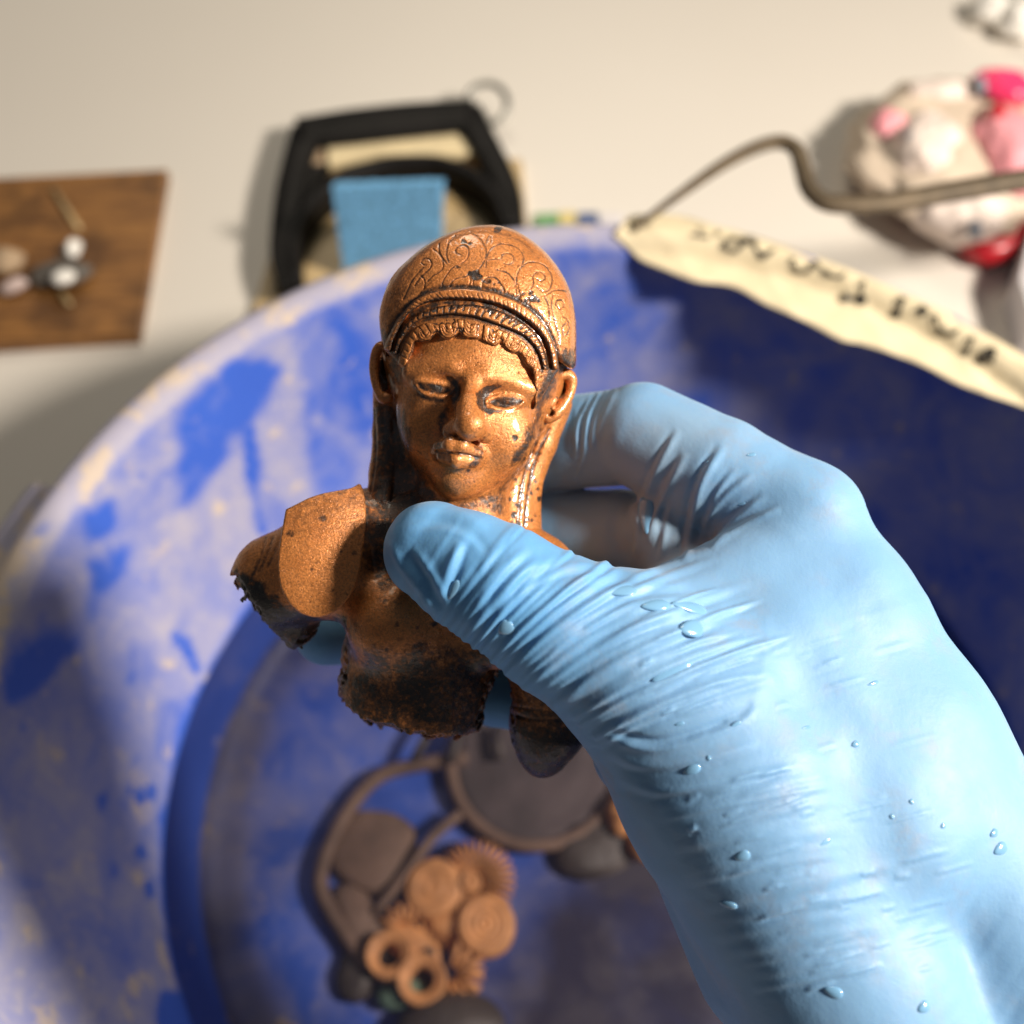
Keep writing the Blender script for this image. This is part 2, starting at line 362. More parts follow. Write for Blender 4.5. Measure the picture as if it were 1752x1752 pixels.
# ------------------------------------------------------------------ simple shapes (cm)
def lathe(prof, n, c=(0, 0, 0), a0=0, a1=2 * math.pi):
    full = abs(a1 - a0 - 2 * math.pi) < 1e-6; th = a0 + (a1 - a0) * np.arange(n) / (n if full else n - 1); k = len(prof)
    V = np.array([[c[0] + r * math.cos(t), c[1] + r * math.sin(t), c[2] + z] for t in th for r, z in prof])
    Q = [[i * k + j, ((i + 1) % n) * k + j, ((i + 1) % n) * k + j + 1, i * k + j + 1] for i in range(n if full else n - 1) for j in range(k - 1)]
    return V, np.array(Q)
def tube(P, r, n=12, flat=1.0, upv=(0, 0, 1), cap=True):
    P = np.array(P, float); r = np.broadcast_to(r, len(P)); T = np.gradient(P, axis=0); T /= np.linalg.norm(T, axis=1, keepdims=True); V = []
    a = np.cross(T[0], upv); a /= np.linalg.norm(a)
    for p, t, q in zip(P, T, r):
        a = a - t * (a @ t); a /= np.linalg.norm(a); b = np.cross(t, a)
        for k in range(n):
            w_ = 2 * math.pi * k / n; V.append(p + q * (math.cos(w_) * a + flat * math.sin(w_) * b))
    m = len(P); Fc = [[i * n + k, i * n + (k + 1) % n, (i + 1) * n + (k + 1) % n, (i + 1) * n + k] for i in range(m - 1) for k in range(n)]
    if cap: Fc += [list(range(n))[::-1], [(m - 1) * n + k for k in range(n)]]
    return np.array(V), Fc
def prism(poly, h, rnd=.05):                 # closed outline in xyz (bottom), raised by h with a chamfered top
    P = np.array(poly, float); c = P.mean(0); n = len(P); q = P + (c - P) / np.linalg.norm(P - c, axis=1, keepdims=True) * rnd
    V = np.vstack([P, P + [0, 0, h - rnd], q + [0, 0, h]])
    Fc = [[i, (i + 1) % n, n + (i + 1) % n, n + i] for i in range(n)] + [[n + i, n + (i + 1) % n, 2 * n + (i + 1) % n, 2 * n + i] for i in range(n)] + [[2 * n + i for i in range(n)], list(range(n))[::-1]]
    if np.cross(P[1] - P[0], P[2] - P[1])[2] < 0: Fc = [f[::-1] for f in Fc]
    return V, Fc
def sphere(c, r, nu=24, nv=14, amp=0, freq=1, seed=0, rot=0):
    V = []; r = np.broadcast_to(np.array(r, float), 3)
    for i in range(nv + 1):
        for j in range(nu):
            f, t = math.pi * i / nv, 2 * math.pi * j / nu; V.append((math.sin(f) * math.cos(t), math.sin(f) * math.sin(t), math.cos(f)))
    V = np.array(V)
    if amp: V = V * (1 + amp * fbm(V * freq + 5, 3, seed))[:, None]
    V = V * r; ca, sa = math.cos(rot), math.sin(rot); V = np.stack([V[:, 0] * ca - V[:, 1] * sa, V[:, 0] * sa + V[:, 1] * ca, V[:, 2]], 1) + np.array(c)
    return V, np.array([[i * nu + j, (i + 1) * nu + j, (i + 1) * nu + (j + 1) % nu, i * nu + (j + 1) % nu] for i in range(nv) for j in range(nu)])

#PART_SETTING
# ------------------------------------------------------------------ the setting: table
n = 60; g = np.linspace(-1, 1, n); V = np.array([[120 * x, 30 + 110 * y, 0] for y in g for x in g])
tag(mesh('tabletop', V, np.array([[i * n + j, i * n + j + 1, (i + 1) * n + j + 1, (i + 1) * n + j] for i in range(n - 1) for j in range(n - 1)]), M['table']), kind='structure')

# ------------------------------------------------------------------ the basin and its water
WATER = 3.1
bt = thing('basin', (0, 0, 0), 'round blue plastic basin smeared with dried clay, half filled with murky water', 'basin')
prof = [(.01, .3)] + [(r, .3) for r in np.linspace(.7, 14.2, 24)] + [(14.6, .32), (15.1, .42), (15.4, .75)]
for t in np.linspace(.02, 1, 60): prof.append((15.45 + 3.85 * t ** .95, .9 + 11.2 * t))
prof += [(19.5, 12.45), (19.85, 12.66), (20.15, 12.7), (20.45, 12.6), (20.62, 12.3), (20.66, 11.7), (20.6, 11.2), (20.35, 11.2), (20.3, 11.9), (19.7, 11.9), (19.5, 11.5), (15.8, .6), (15.2, .05), (14.2, .0), (.01, .0)]
V, Q = lathe(prof, 420); pp = w2px(V); rad = np.hypot(V[:, 0], V[:, 1]); inner = np.arange(len(V)) % len(prof) < 94
cl = .42 + .20 * fbm(V * .35, 4, 3) 
th = np.arctan2(V[:, 1], V[:, 0])
streak = fbm(np.stack([th * 9, V[:, 2] * .25, 0 * th], 1), 4, 5); cl += .2 * streak
left = smooth01(-V[:, 0], 2, 12); cl += .24 * left * smooth01(V[:, 2], WATER, WATER + .5)
cl += .06 * smooth01(V[:, 0], 0, 9) + .12 * fbm(V * 1.1, 4, 61) * (V[:, 0] > 0)
low = smooth01(WATER + .28 * fbm(V * .8, 3, 9) + .15 - V[:, 2], -.06, .06); cl = np.where(V[:, 2] > .95, cl * (1 - low) + .12 * low, cl)
cl += .55 * smooth01(V[:, 2], 12.1, 12.6) * (V[:, 0] < 6)
wallm = inner & (V[:, 2] > .9) & ((V[:, 1] > -3) | (V[:, 0] < -10))
def patch(poly, val, soft=8, amt=1.0):
    global cl
    R = PolyMap(spline(list(poly) + [poly[0]], 5)); d = R(pp[:, 0], pp[:, 1]) + 15 * fbm(V * 1.3, 4, 11); m = wallm * smooth01(-d, -soft, soft) * amt; cl = cl * (1 - m) + val * m
patch([(500, 560), (560, 520), (640, 520), (650, 700), (600, 830), (540, 850), (520, 720)], .28, 14, .8)
for k in range(70):                                       # splashes and runs of dried clay
    x, y = random.uniform(20, 640), random.uniform(560, 1700); a = random.uniform(3, 9); L_ = a * random.uniform(1, 3.5); t = random.uniform(.2, .9); patch([(x, y - a * .6), (x + a * .7, y), (x + L_ * t * .6, y + L_), (x - a * .6, y + a)], random.choice([.95, .9, .2]), 5, .8)
patch([(430, 720), (490, 632), (503, 700), (530, 840), (520, 880), (470, 830)], .80, 8)
patch([(345, 850), (395, 780), (420, 800), (440, 950), (400, 1000), (365, 930)], .85, 8)
patch([(455, 612), (488, 640), (440, 700), (392, 762), (352, 830), (320, 868), (298, 860), (305, 780), (312, 715), (350, 655), (400, 622)], .14, 16)
patch([(70, 1065), (112, 1080), (132, 1110), (60, 1185), (8, 1200), (10, 1150), (40, 1100)], .16, 18)
patch([(150, 960), (210, 940), (218, 985), (170, 1012)], .16, 18); patch([(140, 880), (185, 850), (195, 890), (160, 930)], .1, 14)
patch([(420, 740), (436, 735), (440, 800), (452, 900), (438, 900), (424, 820)], .1, 5)
for (x, y, a) in ((238, 1365, 9), (280, 1395, 9), (176, 1368, 9), (256, 1520, 10), (245, 1420, 7), (260, 1355, 6), (222, 1348, 6), (316, 1105, 14), (328, 1130, 14), (303, 1098, 10), (330, 1200, 8), (195, 1490, 6), (240, 1455, 6)):
    patch([(x - a * .7, y - a), (x + a * .5, y - a * .9), (x + a * .8, y + a), (x - a * .4, y + a * 1.1)], -.1, 8)
patch([(262, 1688), (325, 1712), (320, 1800), (290, 1800)], .0, 10)
patch([(20, 1540), (60, 1560), (75, 1600), (50, 1610), (25, 1580)], 1.0, 8)
cl = np.where(V[:, 2] < .95, .30 + .3 * fbm(V * .25, 4, 21) + .22 * smooth01(rad, 12.5, 14.5), cl)
sil = np.where(V[:, 2] < .95, np.clip(.30 + .35 * fbm(V * .3, 4, 27) + .40 * smooth01(rad, 13.2, 14.5) + .75 * smooth01(V[:, 0] * .75 - V[:, 1] * .45, -3.2, 2.4), 0, 1), 0)  # silt film and ring, plus cast shade painted dark towards the lower right
mesh('basin_body', V, Q, M['basin'], bt, attrs={'clay': cl, 'silt_dark': sil})
# the lug handle on the left of the rim
a_, b_ = on(84, 838, 11.5), on(-260, 1420, 11.5); t0, t1 = math.atan2(a_[1], a_[0]), math.atan2(b_[1], b_[0]) % (2 * math.pi)
pr = [(20.2, 11.75), (21.6, 11.75), (22.0, 11.6), (22.1, 11.2), (22.05, 10.3), (21.8, 10.3), (21.75, 11.3), (20.2, 11.4)]
V, Q = lathe(pr, 40, a0=t0, a1=t1); mesh('handle', V, [list(q) for q in Q] + [list(range(8)), [39 * 8 + k for k in range(8)][::-1]], M['basin'], bt, attrs={'clay': np.full(len(V), 1.3)})
# water
n = 90; V = [[0, 0, WATER]]; RW = 16.3
for i in range(1, 41):
    for j in range(n): V.append([RW * i / 40 * math.cos(2 * math.pi * j / n), RW * i / 40 * math.sin(2 * math.pi * j / n), WATER])
V = np.array(V); V[:, 2] += .012 * fbm(V * [.35, .35, 0], 3, 4)
Fc = [[0, 1 + j, 1 + (j + 1) % n] for j in range(n)] + [[1 + i * n + j, 1 + (i + 1) * n + j, 1 + (i + 1) * n + (j + 1) % n, 1 + i * n + (j + 1) % n] for i in range(39) for j in range(n)]
tag(mesh('water', V, Fc, M['water']), kind='structure')

#PART_BUST
# ------------------------------------------------------------------ the bust
bb = cam2w(cp(720, 1240, -60))
bust = thing('bust', bb, 'wet copper coloured bust of a crowned head with broken arms, held between gloved fingers', 'figurine')
def largest(V, Q):
    e = np.concatenate([Q[:, [0, 1]], Q[:, [1, 2]], Q[:, [2, 3]]]); L = np.arange(len(V))
    for _ in range(400):
        m = np.minimum(L[e[:, 0]], L[e[:, 1]]); o = L.copy(); np.minimum.at(L, e[:, 0], m); np.minimum.at(L, e[:, 1], m); L = L[L]
        if (o == L).all(): break
    k = np.bincount(L).argmax(); keep = L == k; new = np.cumsum(keep) - 1
    return V[keep], new[Q[keep[Q[:, 0]]]]
def finish(vol, name, mat, it, disp=None, parent=None, fine=0):
    V, Q = vol.net(); V, Q = largest(V, Q); V = relax(V, Q, it)
    if fine: V, Q = subdiv(V, Q); V = relax(V, Q, 2)
    N = normals(V, Q); A = {}
    if disp: V, A = disp(V, N)
    o = mesh(name, cam2w(V), Q, mat, parent, attrs=A); return o
h = .022
lo = cp(600, 960, -230); hi = cp(1010, 370, 215)
head = Vol((min(lo[0], cp(600, 960, 215)[0]) - .1, lo[1] - .1, lo[2]), (hi[0] + .7, cp(1010, 370, -230)[1] + .1, hi[2]), h)
K = .12
head.Ell((812, 600, -35), (158, 196, 140), 9, K)
head.Ell((800, 702, 5), (122, 150, 118), 6, K)
head.C((796, 765, 20, 84), (787, 806, 58, 49), .25)
head.Ell((740, 735, 62), (50, 56, 42), 0, .25); head.Ell((866, 748, 60), (46, 56, 42), 0, .25)
head.Ell((812, 620, 48), (108, 66, 72), 9, .25)
head.C((706, 636, 78, 18), (772, 636, 102, 17), .25); head.C((832, 648, 102, 17), (905, 666, 72, 17), .25)
head.Ell((748, 653, 136), (46, 21, 36), -8, .2, -1); head.Ell((866, 677, 128), (44, 20, 36), -8, .2, -1)
head.Ell((775, 684, 142), (18, 44, 36), 6, .16, -1); head.Ell((834, 680, 138), (14, 26, 28), 0, .14, -1)
head.Ell((741, 663, 86), (38, 17, 24), -10, .05); head.Ell((864, 688, 80), (36, 16, 24), -4, .05)
head.C((808, 645, 108, 15), (803, 700, 138, 19), .12); head.C((804, 692, 142, 22), (804, 727, 160, 28), .10)
head.C((774, 738, 130, 18), (785, 731, 140, 19), .06); head.C((829, 742, 130, 17), (820, 734, 140, 19), .06)
head.Ell((742, 778, 138), (16, 24, 30), 0, .14, -1); head.Ell((836, 794, 132), (16, 22, 28), 0, .14, -1); head.Ell((788, 816, 152), (36, 9, 32), 0, .14, -1)
head.Ell((786, 776, 100), (46, 26, 34), -8, .15)
head.chain([(752, 765, 130, 12), (771, 762, 152, 14), (790, 764, 153, 14), (819, 777, 134, 11)], .05)
head.chain([(759, 782, 132, 12), (781, 786, 149, 15), (811, 789, 134, 12)], .05)
face_only = head.copy()
head.C((792, 830, -30, 84), (778, 960, -58, 110), .12)
head.C((730, 780, -85, 80), (700, 960, -90, 90), .1); head.C((850, 780, -85, 70), (850, 960, -80, 80), .1)
# hair falling behind the ears
head.chain([(668, 650, -75, 30), (668, 740, -70, 30), (664, 810, -45, 32), (655, 870, -14, 30), (645, 930, 8, 30), (642, 985, 10, 26)], .1)
head.chain([(945, 690, -80, 34), (922, 760, -75, 30), (902, 830, -70, 24), (894, 960, -60, 24)], .1)

z1 = zf(600, 370, 4.171); z2 = zf(600, 560, 4.171); z3 = zf(660, 380, 5.153); z4 = zf(640, 540, 5.475)
b1u = z3([(-20, 1120), (20, 1010), (90, 870), (180, 760), (250, 690), (330, 640), (430, 605), (550, 585), (700, 580), (850, 595), (1000, 630), (1130, 680), (1250, 750), (1350, 840), (1420, 930), (1470, 1040), (1510, 1150), (1530, 1300)])
b1l = z3([(40, 1150), (70, 1040), (130, 910), (200, 810), (300, 738), (420, 695), (560, 680), (700, 680), (850, 695), (980, 725), (1100, 775), (1220, 850), (1320, 930), (1400, 1030), (1440, 1130), (1470, 1300)])
b2u = z3([(60, 1150), (90, 1040), (150, 930), (225, 845), (330, 780), (450, 745), (600, 725), (780, 725), (900, 748), (1020, 785), (1130, 835), (1230, 895), (1320, 975), (1380, 1070), (1420, 1180), (1440, 1300)])
b2l = z3([(90, 1180), (120, 1080), (170, 990), (240, 905), (335, 850), (450, 825), (600, 815), (750, 830), (880, 865), (1000, 910), (1130, 960), (1230, 1010), (1310, 1090), (1360, 1180), (1390, 1300)])
hu = z3([(95, 1250), (120, 1150), (175, 1020), (245, 930), (340, 875), (450, 850), (600, 840), (750, 850), (880, 885), (1000, 930), (1120, 980), (1220, 1040), (1290, 1110), (1340, 1210), (1370, 1320), (1350, 1600)])
hl = z4([(290, 520), (330, 400), (360, 310), (385, 245), (440, 250), (520, 235), (555, 195), (590, 160), (615, 205), (660, 222), (720, 218), (765, 190), (795, 155), (820, 195), (870, 212), (940, 218), (1000, 225), (1060, 262), (1130, 290), (1160, 275), (1185, 245), (1215, 290), (1290, 350), (1370, 355), (1395, 410), (1445, 475), (1480, 500), (1495, 570), (1495, 640), (1515, 700), (1495, 760), (1505, 830), (1480, 900)])
dome = [(640, 700), (642, 600), (648, 530), (670, 478), (700, 443), (740, 413), (790, 393), (840, 386), (885, 394), (925, 420), (955, 452), (976, 492), (985, 540), (986, 600), (984, 700), (966, 720)]
b1m = [((a[0] + b[0]) / 2, (a[1] + b[1]) / 2) for a, b in zip(b1u, b1l)]
diadem_poly = [(664, 640)] + [(660, 606), (652, 575), (650, 530), (668, 478), (700, 443), (740, 413), (790, 391), (842, 384), (885, 392), (925, 418), (955, 450), (976, 490), (985, 540), (986, 590), (982, 632)] + list(b1m[::-1])
diadem_poly = list(spline(diadem_poly[:19], 4)) + diadem_poly[19:]
crown = head.copy(); crown.Ell((816, 582, -2), (180, 206, 128), 9, .1)
seat_poly = list(b1u) + list(hl[::-1]); seat = crown.plate(seat_poly, -.055, .08, cp(0, 0, -30)[2]); head.v = np.minimum(head.v, seat.v)
dia = crown.plate(diadem_poly, .01, .16, cp(0, 0, -90)[2])
bandbase = crown
ban1 = bandbase.plate(list(b1u) + list(b1l[::-1]), .065, .07, cp(0, 0, -20)[2]); ban2 = bandbase.plate(list(b2u) + list(b2l[::-1]), .03, .06, cp(0, 0, -20)[2])
fr_ = bandbase.plate(list(hu) + list(hl[::-1]), -.02, .08, cp(0, 0, -20)[2])

class Detail:                                # carve and raise lines traced on the front of a part, and lay patina or painted shade into them
    def __init__(s, V, N, pat=0.0):
        s.V, s.N = V, N; s.pp = pxof(V); view = -V / np.linalg.norm(V, axis=1, keepdims=True); s.front = smooth01((N * view).sum(1), 0.0, .3)
        s.d = np.zeros(len(V)); s.pat = np.full(len(V), pat); s.wet = np.zeros(len(V)); s.zz = (D0 + V[:, 2]) / U
    def line(s, poly, wid=3., depth=-.012, pat=.6, closed=False, n=6, taper=0, raw=False, side=0):
        P = poly if raw or len(poly) < 3 else spline(poly, n)
        I, D, T, SG = segdist(s.pp, P, wid * 3, closed); f = np.exp(-(D / wid) ** 2) * s.front[I]
        if taper: f = f * np.clip(np.minimum(T, 1 - T) / taper, 0, 1) ** .7
        s.d[I] += depth * f; s.pat[I] = np.maximum(s.pat[I], pat * np.exp(-(D / (wid * 1.15)) ** 2) * (s.front[I] > .02))
        return I, D, T, SG
    def area(s, poly, pat=.8, depth=0, soft=4, jag=6, fr=6., up=None):
        soft = soft * 2.2 if soft > 3.5 else soft
        R = PolyMap(spline(list(poly) + [poly[0]], 5)); lo, hi = R.lo, R.lo + np.array(R.D.shape) * R.st
        I = np.flatnonzero((s.pp[:, 0] > lo[0]) & (s.pp[:, 0] < hi[0]) & (s.pp[:, 1] > lo[1]) & (s.pp[:, 1] < hi[1]) & (s.front > .02))
        d = R(s.pp[I, 0], s.pp[I, 1]) + jag * fbm(s.V[I] * fr, 3, 2); m = smooth01(-d, -soft, soft)
        s.pat[I] = np.maximum(s.pat[I], pat * m); s.d[I] += depth * m * s.front[I]; return I, m
    def rub(s, poly, amt=1.0, soft=6):
        I, m = s.area(poly, 0, 0, soft); s.pat[I] *= 1 - amt * m
    def noise(s, amp, fr, seed=0, o=4): s.d += amp * fbm(s.V * fr, o, seed)
    def done(s): return s.V + s.N * s.d[:, None], {'patina_shade': s.pat, 'wet': s.wet}
def blob(x, y, r, n=9, e=1.0): return [(x + r * e * math.cos(2 * math.pi * k / n) * random.uniform(.7, 1.25), y + r * math.sin(2 * math.pi * k / n) * random.uniform(.7, 1.25)) for k in range(n)]

def d_face(V, N):
    D = Detail(V, N); D.noise(.006, 9, 1); D.noise(.0025, 40, 2)
    eyeL = z2([(455, 388), (520, 385), (600, 395), (680, 420), (722, 452), (690, 470), (630, 488), (560, 478), (500, 448)]); eyeR = z2([(970, 535), (1040, 498), (1120, 482), (1190, 500), (1222, 527), (1180, 568), (1110, 578), (1040, 568)])
    for e in (eyeL, eyeR):
        cy_ = np.mean([q[1] for q in e]); D.area([(x, cy_ + (y - cy_) * .78) for x, y in e], .82, -.03, 3, 2)
    D.line(z2([(450, 380), (520, 376), (600, 384), (690, 410), (735, 450)]), 3.2, .022, 0); D.line(z2([(455, 405), (500, 462), (560, 492), (630, 500), (700, 482), (735, 458)]), 3., .024, 0)
    D.line(z2([(965, 530), (1040, 488), (1120, 470), (1195, 490), (1230, 525)]), 3., .02, 0); D.line(z2([(970, 550), (1040, 580), (1110, 590), (1185, 578), (1228, 535)]), 3., .022, 0)
    D.line(z2([(460, 425), (510, 490), (570, 515), (650, 520)]), 4, -.012, .7)
    D.line([(748, 774), (766, 775), (784, 776), (802, 779), (824, 786)], 2.0, -.03, .6)
    D.line([(786, 752), (804, 757), (822, 754), (830, 748)], 2.0, -.008, .45); D.line(z2([(640, 730), (690, 760), (740, 780)]), 3, -.008, .4)
    D.area(z2([(895, 490), (940, 425), (1050, 408), (1075, 430), (1000, 470), (968, 525), (985, 572), (1090, 592), (1050, 615), (960, 605), (915, 575)]), .95, -.012, 3, 6)
    D.area(z2([(670, 335), (735, 350), (790, 425), (775, 500), (720, 560), (700, 450), (735, 430), (690, 390)]), .8, -.006, 3, 6)  # eye-corner patina together with painted nose shade
    D.area(z2([(870, 850), (925, 825), (955, 860), (925, 915), (890, 880)]), .45, -.004, 3, 7); D.area(z2([(815, 1020), (870, 960), (930, 930), (905, 985), (845, 1040)]), .7, -.006, 3, 9)
    D.area(z2([(585, 830), (640, 800), (660, 850), (640, 900), (700, 960), (630, 965), (590, 920)]), .6, -.006, 4, 7)
    D.area(z2([(630, 620), (690, 560), (700, 640), (660, 740), (720, 790), (640, 790), (625, 700)]), .7, 0, 4, 6)  # cast shade of the nose painted along its left side
    D.area([(x, y) for x, y in b1l] + [(x, y + 2) for x, y in b2u[::-1]], .78, 0, 3, 7); D.line([((a[0] + b[0]) / 2, (a[1] + b[1]) / 2) for a, b in zip(b2l, hu)], 4, 0, .75)
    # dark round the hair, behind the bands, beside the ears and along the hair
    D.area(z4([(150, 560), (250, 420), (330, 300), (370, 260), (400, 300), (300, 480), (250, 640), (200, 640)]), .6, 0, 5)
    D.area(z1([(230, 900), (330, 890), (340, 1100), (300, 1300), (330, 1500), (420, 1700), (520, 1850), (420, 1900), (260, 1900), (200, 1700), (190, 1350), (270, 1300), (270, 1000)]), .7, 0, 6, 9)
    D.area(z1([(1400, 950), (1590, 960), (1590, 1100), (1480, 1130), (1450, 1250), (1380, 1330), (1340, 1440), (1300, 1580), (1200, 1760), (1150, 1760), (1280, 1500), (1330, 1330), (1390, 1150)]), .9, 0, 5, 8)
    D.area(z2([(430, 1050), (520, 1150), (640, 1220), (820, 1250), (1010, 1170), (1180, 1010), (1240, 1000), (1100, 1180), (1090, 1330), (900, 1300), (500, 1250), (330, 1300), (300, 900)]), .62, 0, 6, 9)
    D.area([(640, 690), (690, 705), (702, 800), (745, 850), (690, 905), (630, 905), (645, 780)], .95, 0, 9, 12)  # deep shade beside the neck painted into the dark colour
    for s_ in ([(640, 700), (642, 780), (630, 860)], [(655, 700), (657, 790), (648, 880)], [(672, 720), (676, 800), (668, 900)]): D.line(s_, 3, -.02, .7)
    for s_ in ([(940, 735), (915, 790), (903, 850), (898, 900)], [(925, 735), (905, 790), (892, 840), (885, 900)]): D.line(s_, 3, -.02, .75)
    for _ in range(26): D.area(blob(random.gauss(800, 70), random.gauss(700, 80), random.uniform(1, 2.6)), .6, -.004, 2, 2)
    for _ in range(50): D.area(blob(random.uniform(870, 925), random.uniform(740, 900), random.uniform(2, 5)), .8, -.006, 2, 3)
    D.wet += smooth01(fbm(V * 1.2, 3, 8), -.25, .15); return D.done()
def d_dia(V, N):
    D = Detail(V, N); D.noise(.006, 8, 3); D.noise(.003, 35, 4)
    for p in ([(270, 520), (330, 460), (385, 410), (402, 365), (378, 325), (335, 322), (310, 355), (335, 378)], [(365, 520), (420, 470), (470, 440), (500, 400), (502, 340), (470, 280), (415, 235)], [(330, 590), (342, 520), (305, 470)],
              [(490, 560), (520, 490), (580, 410), (660, 365), (715, 320), (732, 260), (710, 212), (660, 205), (615, 240), (625, 275), (655, 282)], [(805, 432), (860, 360), (887, 280), (867, 200), (812, 130), (745, 88)], [(555, 352), (533, 290), (540, 220), (565, 160), (610, 115)], [(530, 360), (472, 270), (468, 190)],
              [(880, 400), (900, 280), (940, 222), (1010, 190), (1100, 200), (1182, 242), (1217, 310), (1200, 380)], [(900, 332), (960, 324), (1012, 322), (1030, 285), (1080, 274), (1122, 300), (1126, 345), (1082, 372), (1042, 362)], [(1140, 570), (1120, 500), (1060, 440), (980, 420)],
              [(1150, 650), (1150, 520), (1172, 430), (1222, 372), (1292, 350), (1372, 366), (1432, 412), (1467, 490), (1452, 580), (1395, 612), (1335, 570)], [(1270, 740), (1268, 620), (1302, 540), (1298, 480), (1335, 438), (1384, 446), (1407, 490), (1372, 517), (1335, 498)],
              [(1190, 660), (1160, 545)], [(560, 560), (600, 510), (650, 488), (700, 480), (725, 462)], [(742, 480), (742, 530), (700, 580)], [(765, 545), (782, 492), (845, 478)], [(850, 600), (850, 535), (890, 490), (960, 488), (1012, 540), (1045, 600)], [(910, 120), (885, 180)], [(930, 130), (930, 170)],
              [(1420, 640), (1500, 598), (1595, 608)], [(1475, 640), (1462, 740), (1500, 900), (1530, 1010), (1520, 1120)], [(1500, 730), (1515, 690), (1560, 690), (1572, 740), (1535, 765), (1515, 735)], [(1560, 830), (1605, 860), (1620, 940), (1580, 1010), (1560, 930), (1590, 890)], [(1400, 640), (1440, 760), (1440, 900)], [(250, 560), (290, 500)], [(150, 680), (240, 500), (330, 400)]):
        D.line(z3(p), 1.45, -.011, .55)
    D.line(z3([(560, 160), (700, 92), (850, 78), (1000, 88), (1150, 138), (1250, 208), (1340, 300)]), 3, -.014, .3)
    for x, y, r in ((685, 165, 6), (745, 185, 3), (775, 445, 7), (800, 478, 4.5), (640, 400, 2.5), (1320, 680, 4), (1350, 690, 3), (985, 68, 3)): D.area(blob(*z3([(x, y)])[0], r, e=1.3), .95, -.006, 2, 8)
    for _ in range(28): D.area(blob(*z3([(random.uniform(840, 1040), random.uniform(520, 610))])[0], random.uniform(1, 3)), .8, -.006, 2, 3)
    for _ in range(30): D.area(blob(*z3([(random.uniform(1000, 1330), random.uniform(600, 720))])[0], random.uniform(1, 3)), .7, -.006, 2, 3)
    D.line([(x, y - 3) for x, y in b1u], 4.5, -.03, .85)
    for k in range(22):                       # combed hair at the left temple
        x = 650 + k * 2.6; D.line([(x - 4, 640 - k * 1.5), (x + 4, 560 - k * 2.0), (x + 14 + k, 500 - k)], 1.6, -.008, .3)
    D.area([(640, 670), (642, 585), (655, 560), (668, 590), (676, 640), (670, 680)], .75, 0, 6)
    D.area(z1([(1480, 980), (1590, 960), (1600, 1130), (1480, 1150)]), .85, 0, 5, 8)
    for k in range(40): D.area(blob(random.uniform(660, 975), random.uniform(400, 560), random.uniform(.8, 1.8)), .55, -.004, 2, 2)
    D.wet += np.maximum(smooth01(fbm(V * 1.3, 3, 18), -.2, .2), smooth01(D.pp[:, 0], 860, 910)); return D.done()
def along(P, f):
    P = np.array(P); L = np.r_[0, np.cumsum(np.hypot(*np.diff(P, axis=0).T))]; t = f * L[-1]; return np.array([np.interp(t, L, P[:, 0]), np.interp(t, L, P[:, 1])])
def d_band1(V, N):
    D = Detail(V, N); D.noise(.005, 10, 5)
    for k in range(46):
        f = (k + .5) / 46 + random.uniform(-.004, .004); a, b = along(b1u, f), along(b1l, min(1, f + .03)); s_ = random.uniform(.15, .5); D.line([a + (b - a) * s_, a + (b - a) * .95], 1.4, -.008, random.uniform(.25, .55), raw=True)
    D.line(b1l, 4.0, -.01, .95); D.line(b1u, 2.5, -.006, .8); D.wet += .7; return D.done()
def d_band2(V, N):
    D = Detail(V, N); D.noise(.006, 10, 6)
    for k in range(30):
        f = (k + .5) / 30; a, b = along(b2u, f), along(b2l, f + random.uniform(-.006, .006)); c = along(b2u, min(1, f + 1 / 60)); m = a + (b - a) * random.uniform(.55, .85)
        D.line([a, m], 1.8, -.012, .8, raw=True)
        if k > 13: D.line([m, c], 1.5, -.009, .6, raw=True)
    D.line(b2u, 4.0, -.010, .85); D.line(b2l, 3.2, -.01, .95)
    for f in np.linspace(.1, .7, 16): D.area(blob(*(along(b2u, f) + [0, random.uniform(0, 4)]), random.uniform(2, 5), e=1.5), .95, -.006, 2, 4)
    D.wet += .6; return D.done()
def d_fringe(V, N):
    D = Detail(V, N); D.noise(.005, 10, 7)
    for p in ([(480, 60), (560, 40), (740, 30), (760, 60), (700, 75), (560, 70)], [(860, 30), (960, 15), (985, 60), (900, 85)], [(1065, 75), (1165, 85), (1140, 140), (1105, 155)], [(1280, 165), (1355, 175), (1345, 225), (1300, 215)], [(1490, 300), (1545, 340), (1520, 380)]): D.area(z4(p), .95, -.035, 3, 5)
    D.line(z4([(1005, 30), (1000, 120), (990, 215)]), 4, -.05, .95)
    for c, r0 in ((z4([(700, 120)])[0], 0), (z4([(900, 120)])[0], 1), (z4([(1120, 200)])[0], 2), (z4([(1290, 270)])[0], 3), (z4([(480, 170)])[0], 4), (z4([(1420, 400)])[0], 5)):
        for r in (5, 9, 13, 17): D.line([(c[0] + r * math.cos(t), c[1] - 4 + r * 1.25 * math.sin(t)) for t in np.linspace(.3, 2.9, 8)], 1.5, -.014, .35)
    for k in range(30):
        f = .05 + .9 * k / 30; a, b = along(hu, f), along(hl, f); D.line([a + (b - a) * .1, a + (b - a) * random.uniform(.6, .9)], 1.6, -.012, random.uniform(.2, .5), raw=True)
    for p in ((590, 160), (795, 150), (1185, 245), (400, 270), (1400, 400)): D.area(blob(*z4([p])[0], 7), .95, -.02, 3, 3)
    D.line(hu, 3.2, -.01, .8); D.line(hl, 2.4, -.004, .75); D.wet += .6; return D.done()
finish(head, 'head', M['copper'], 4, d_face, bust); finish(dia, 'diadem', M['copper'], 4, d_dia, bust, 1)
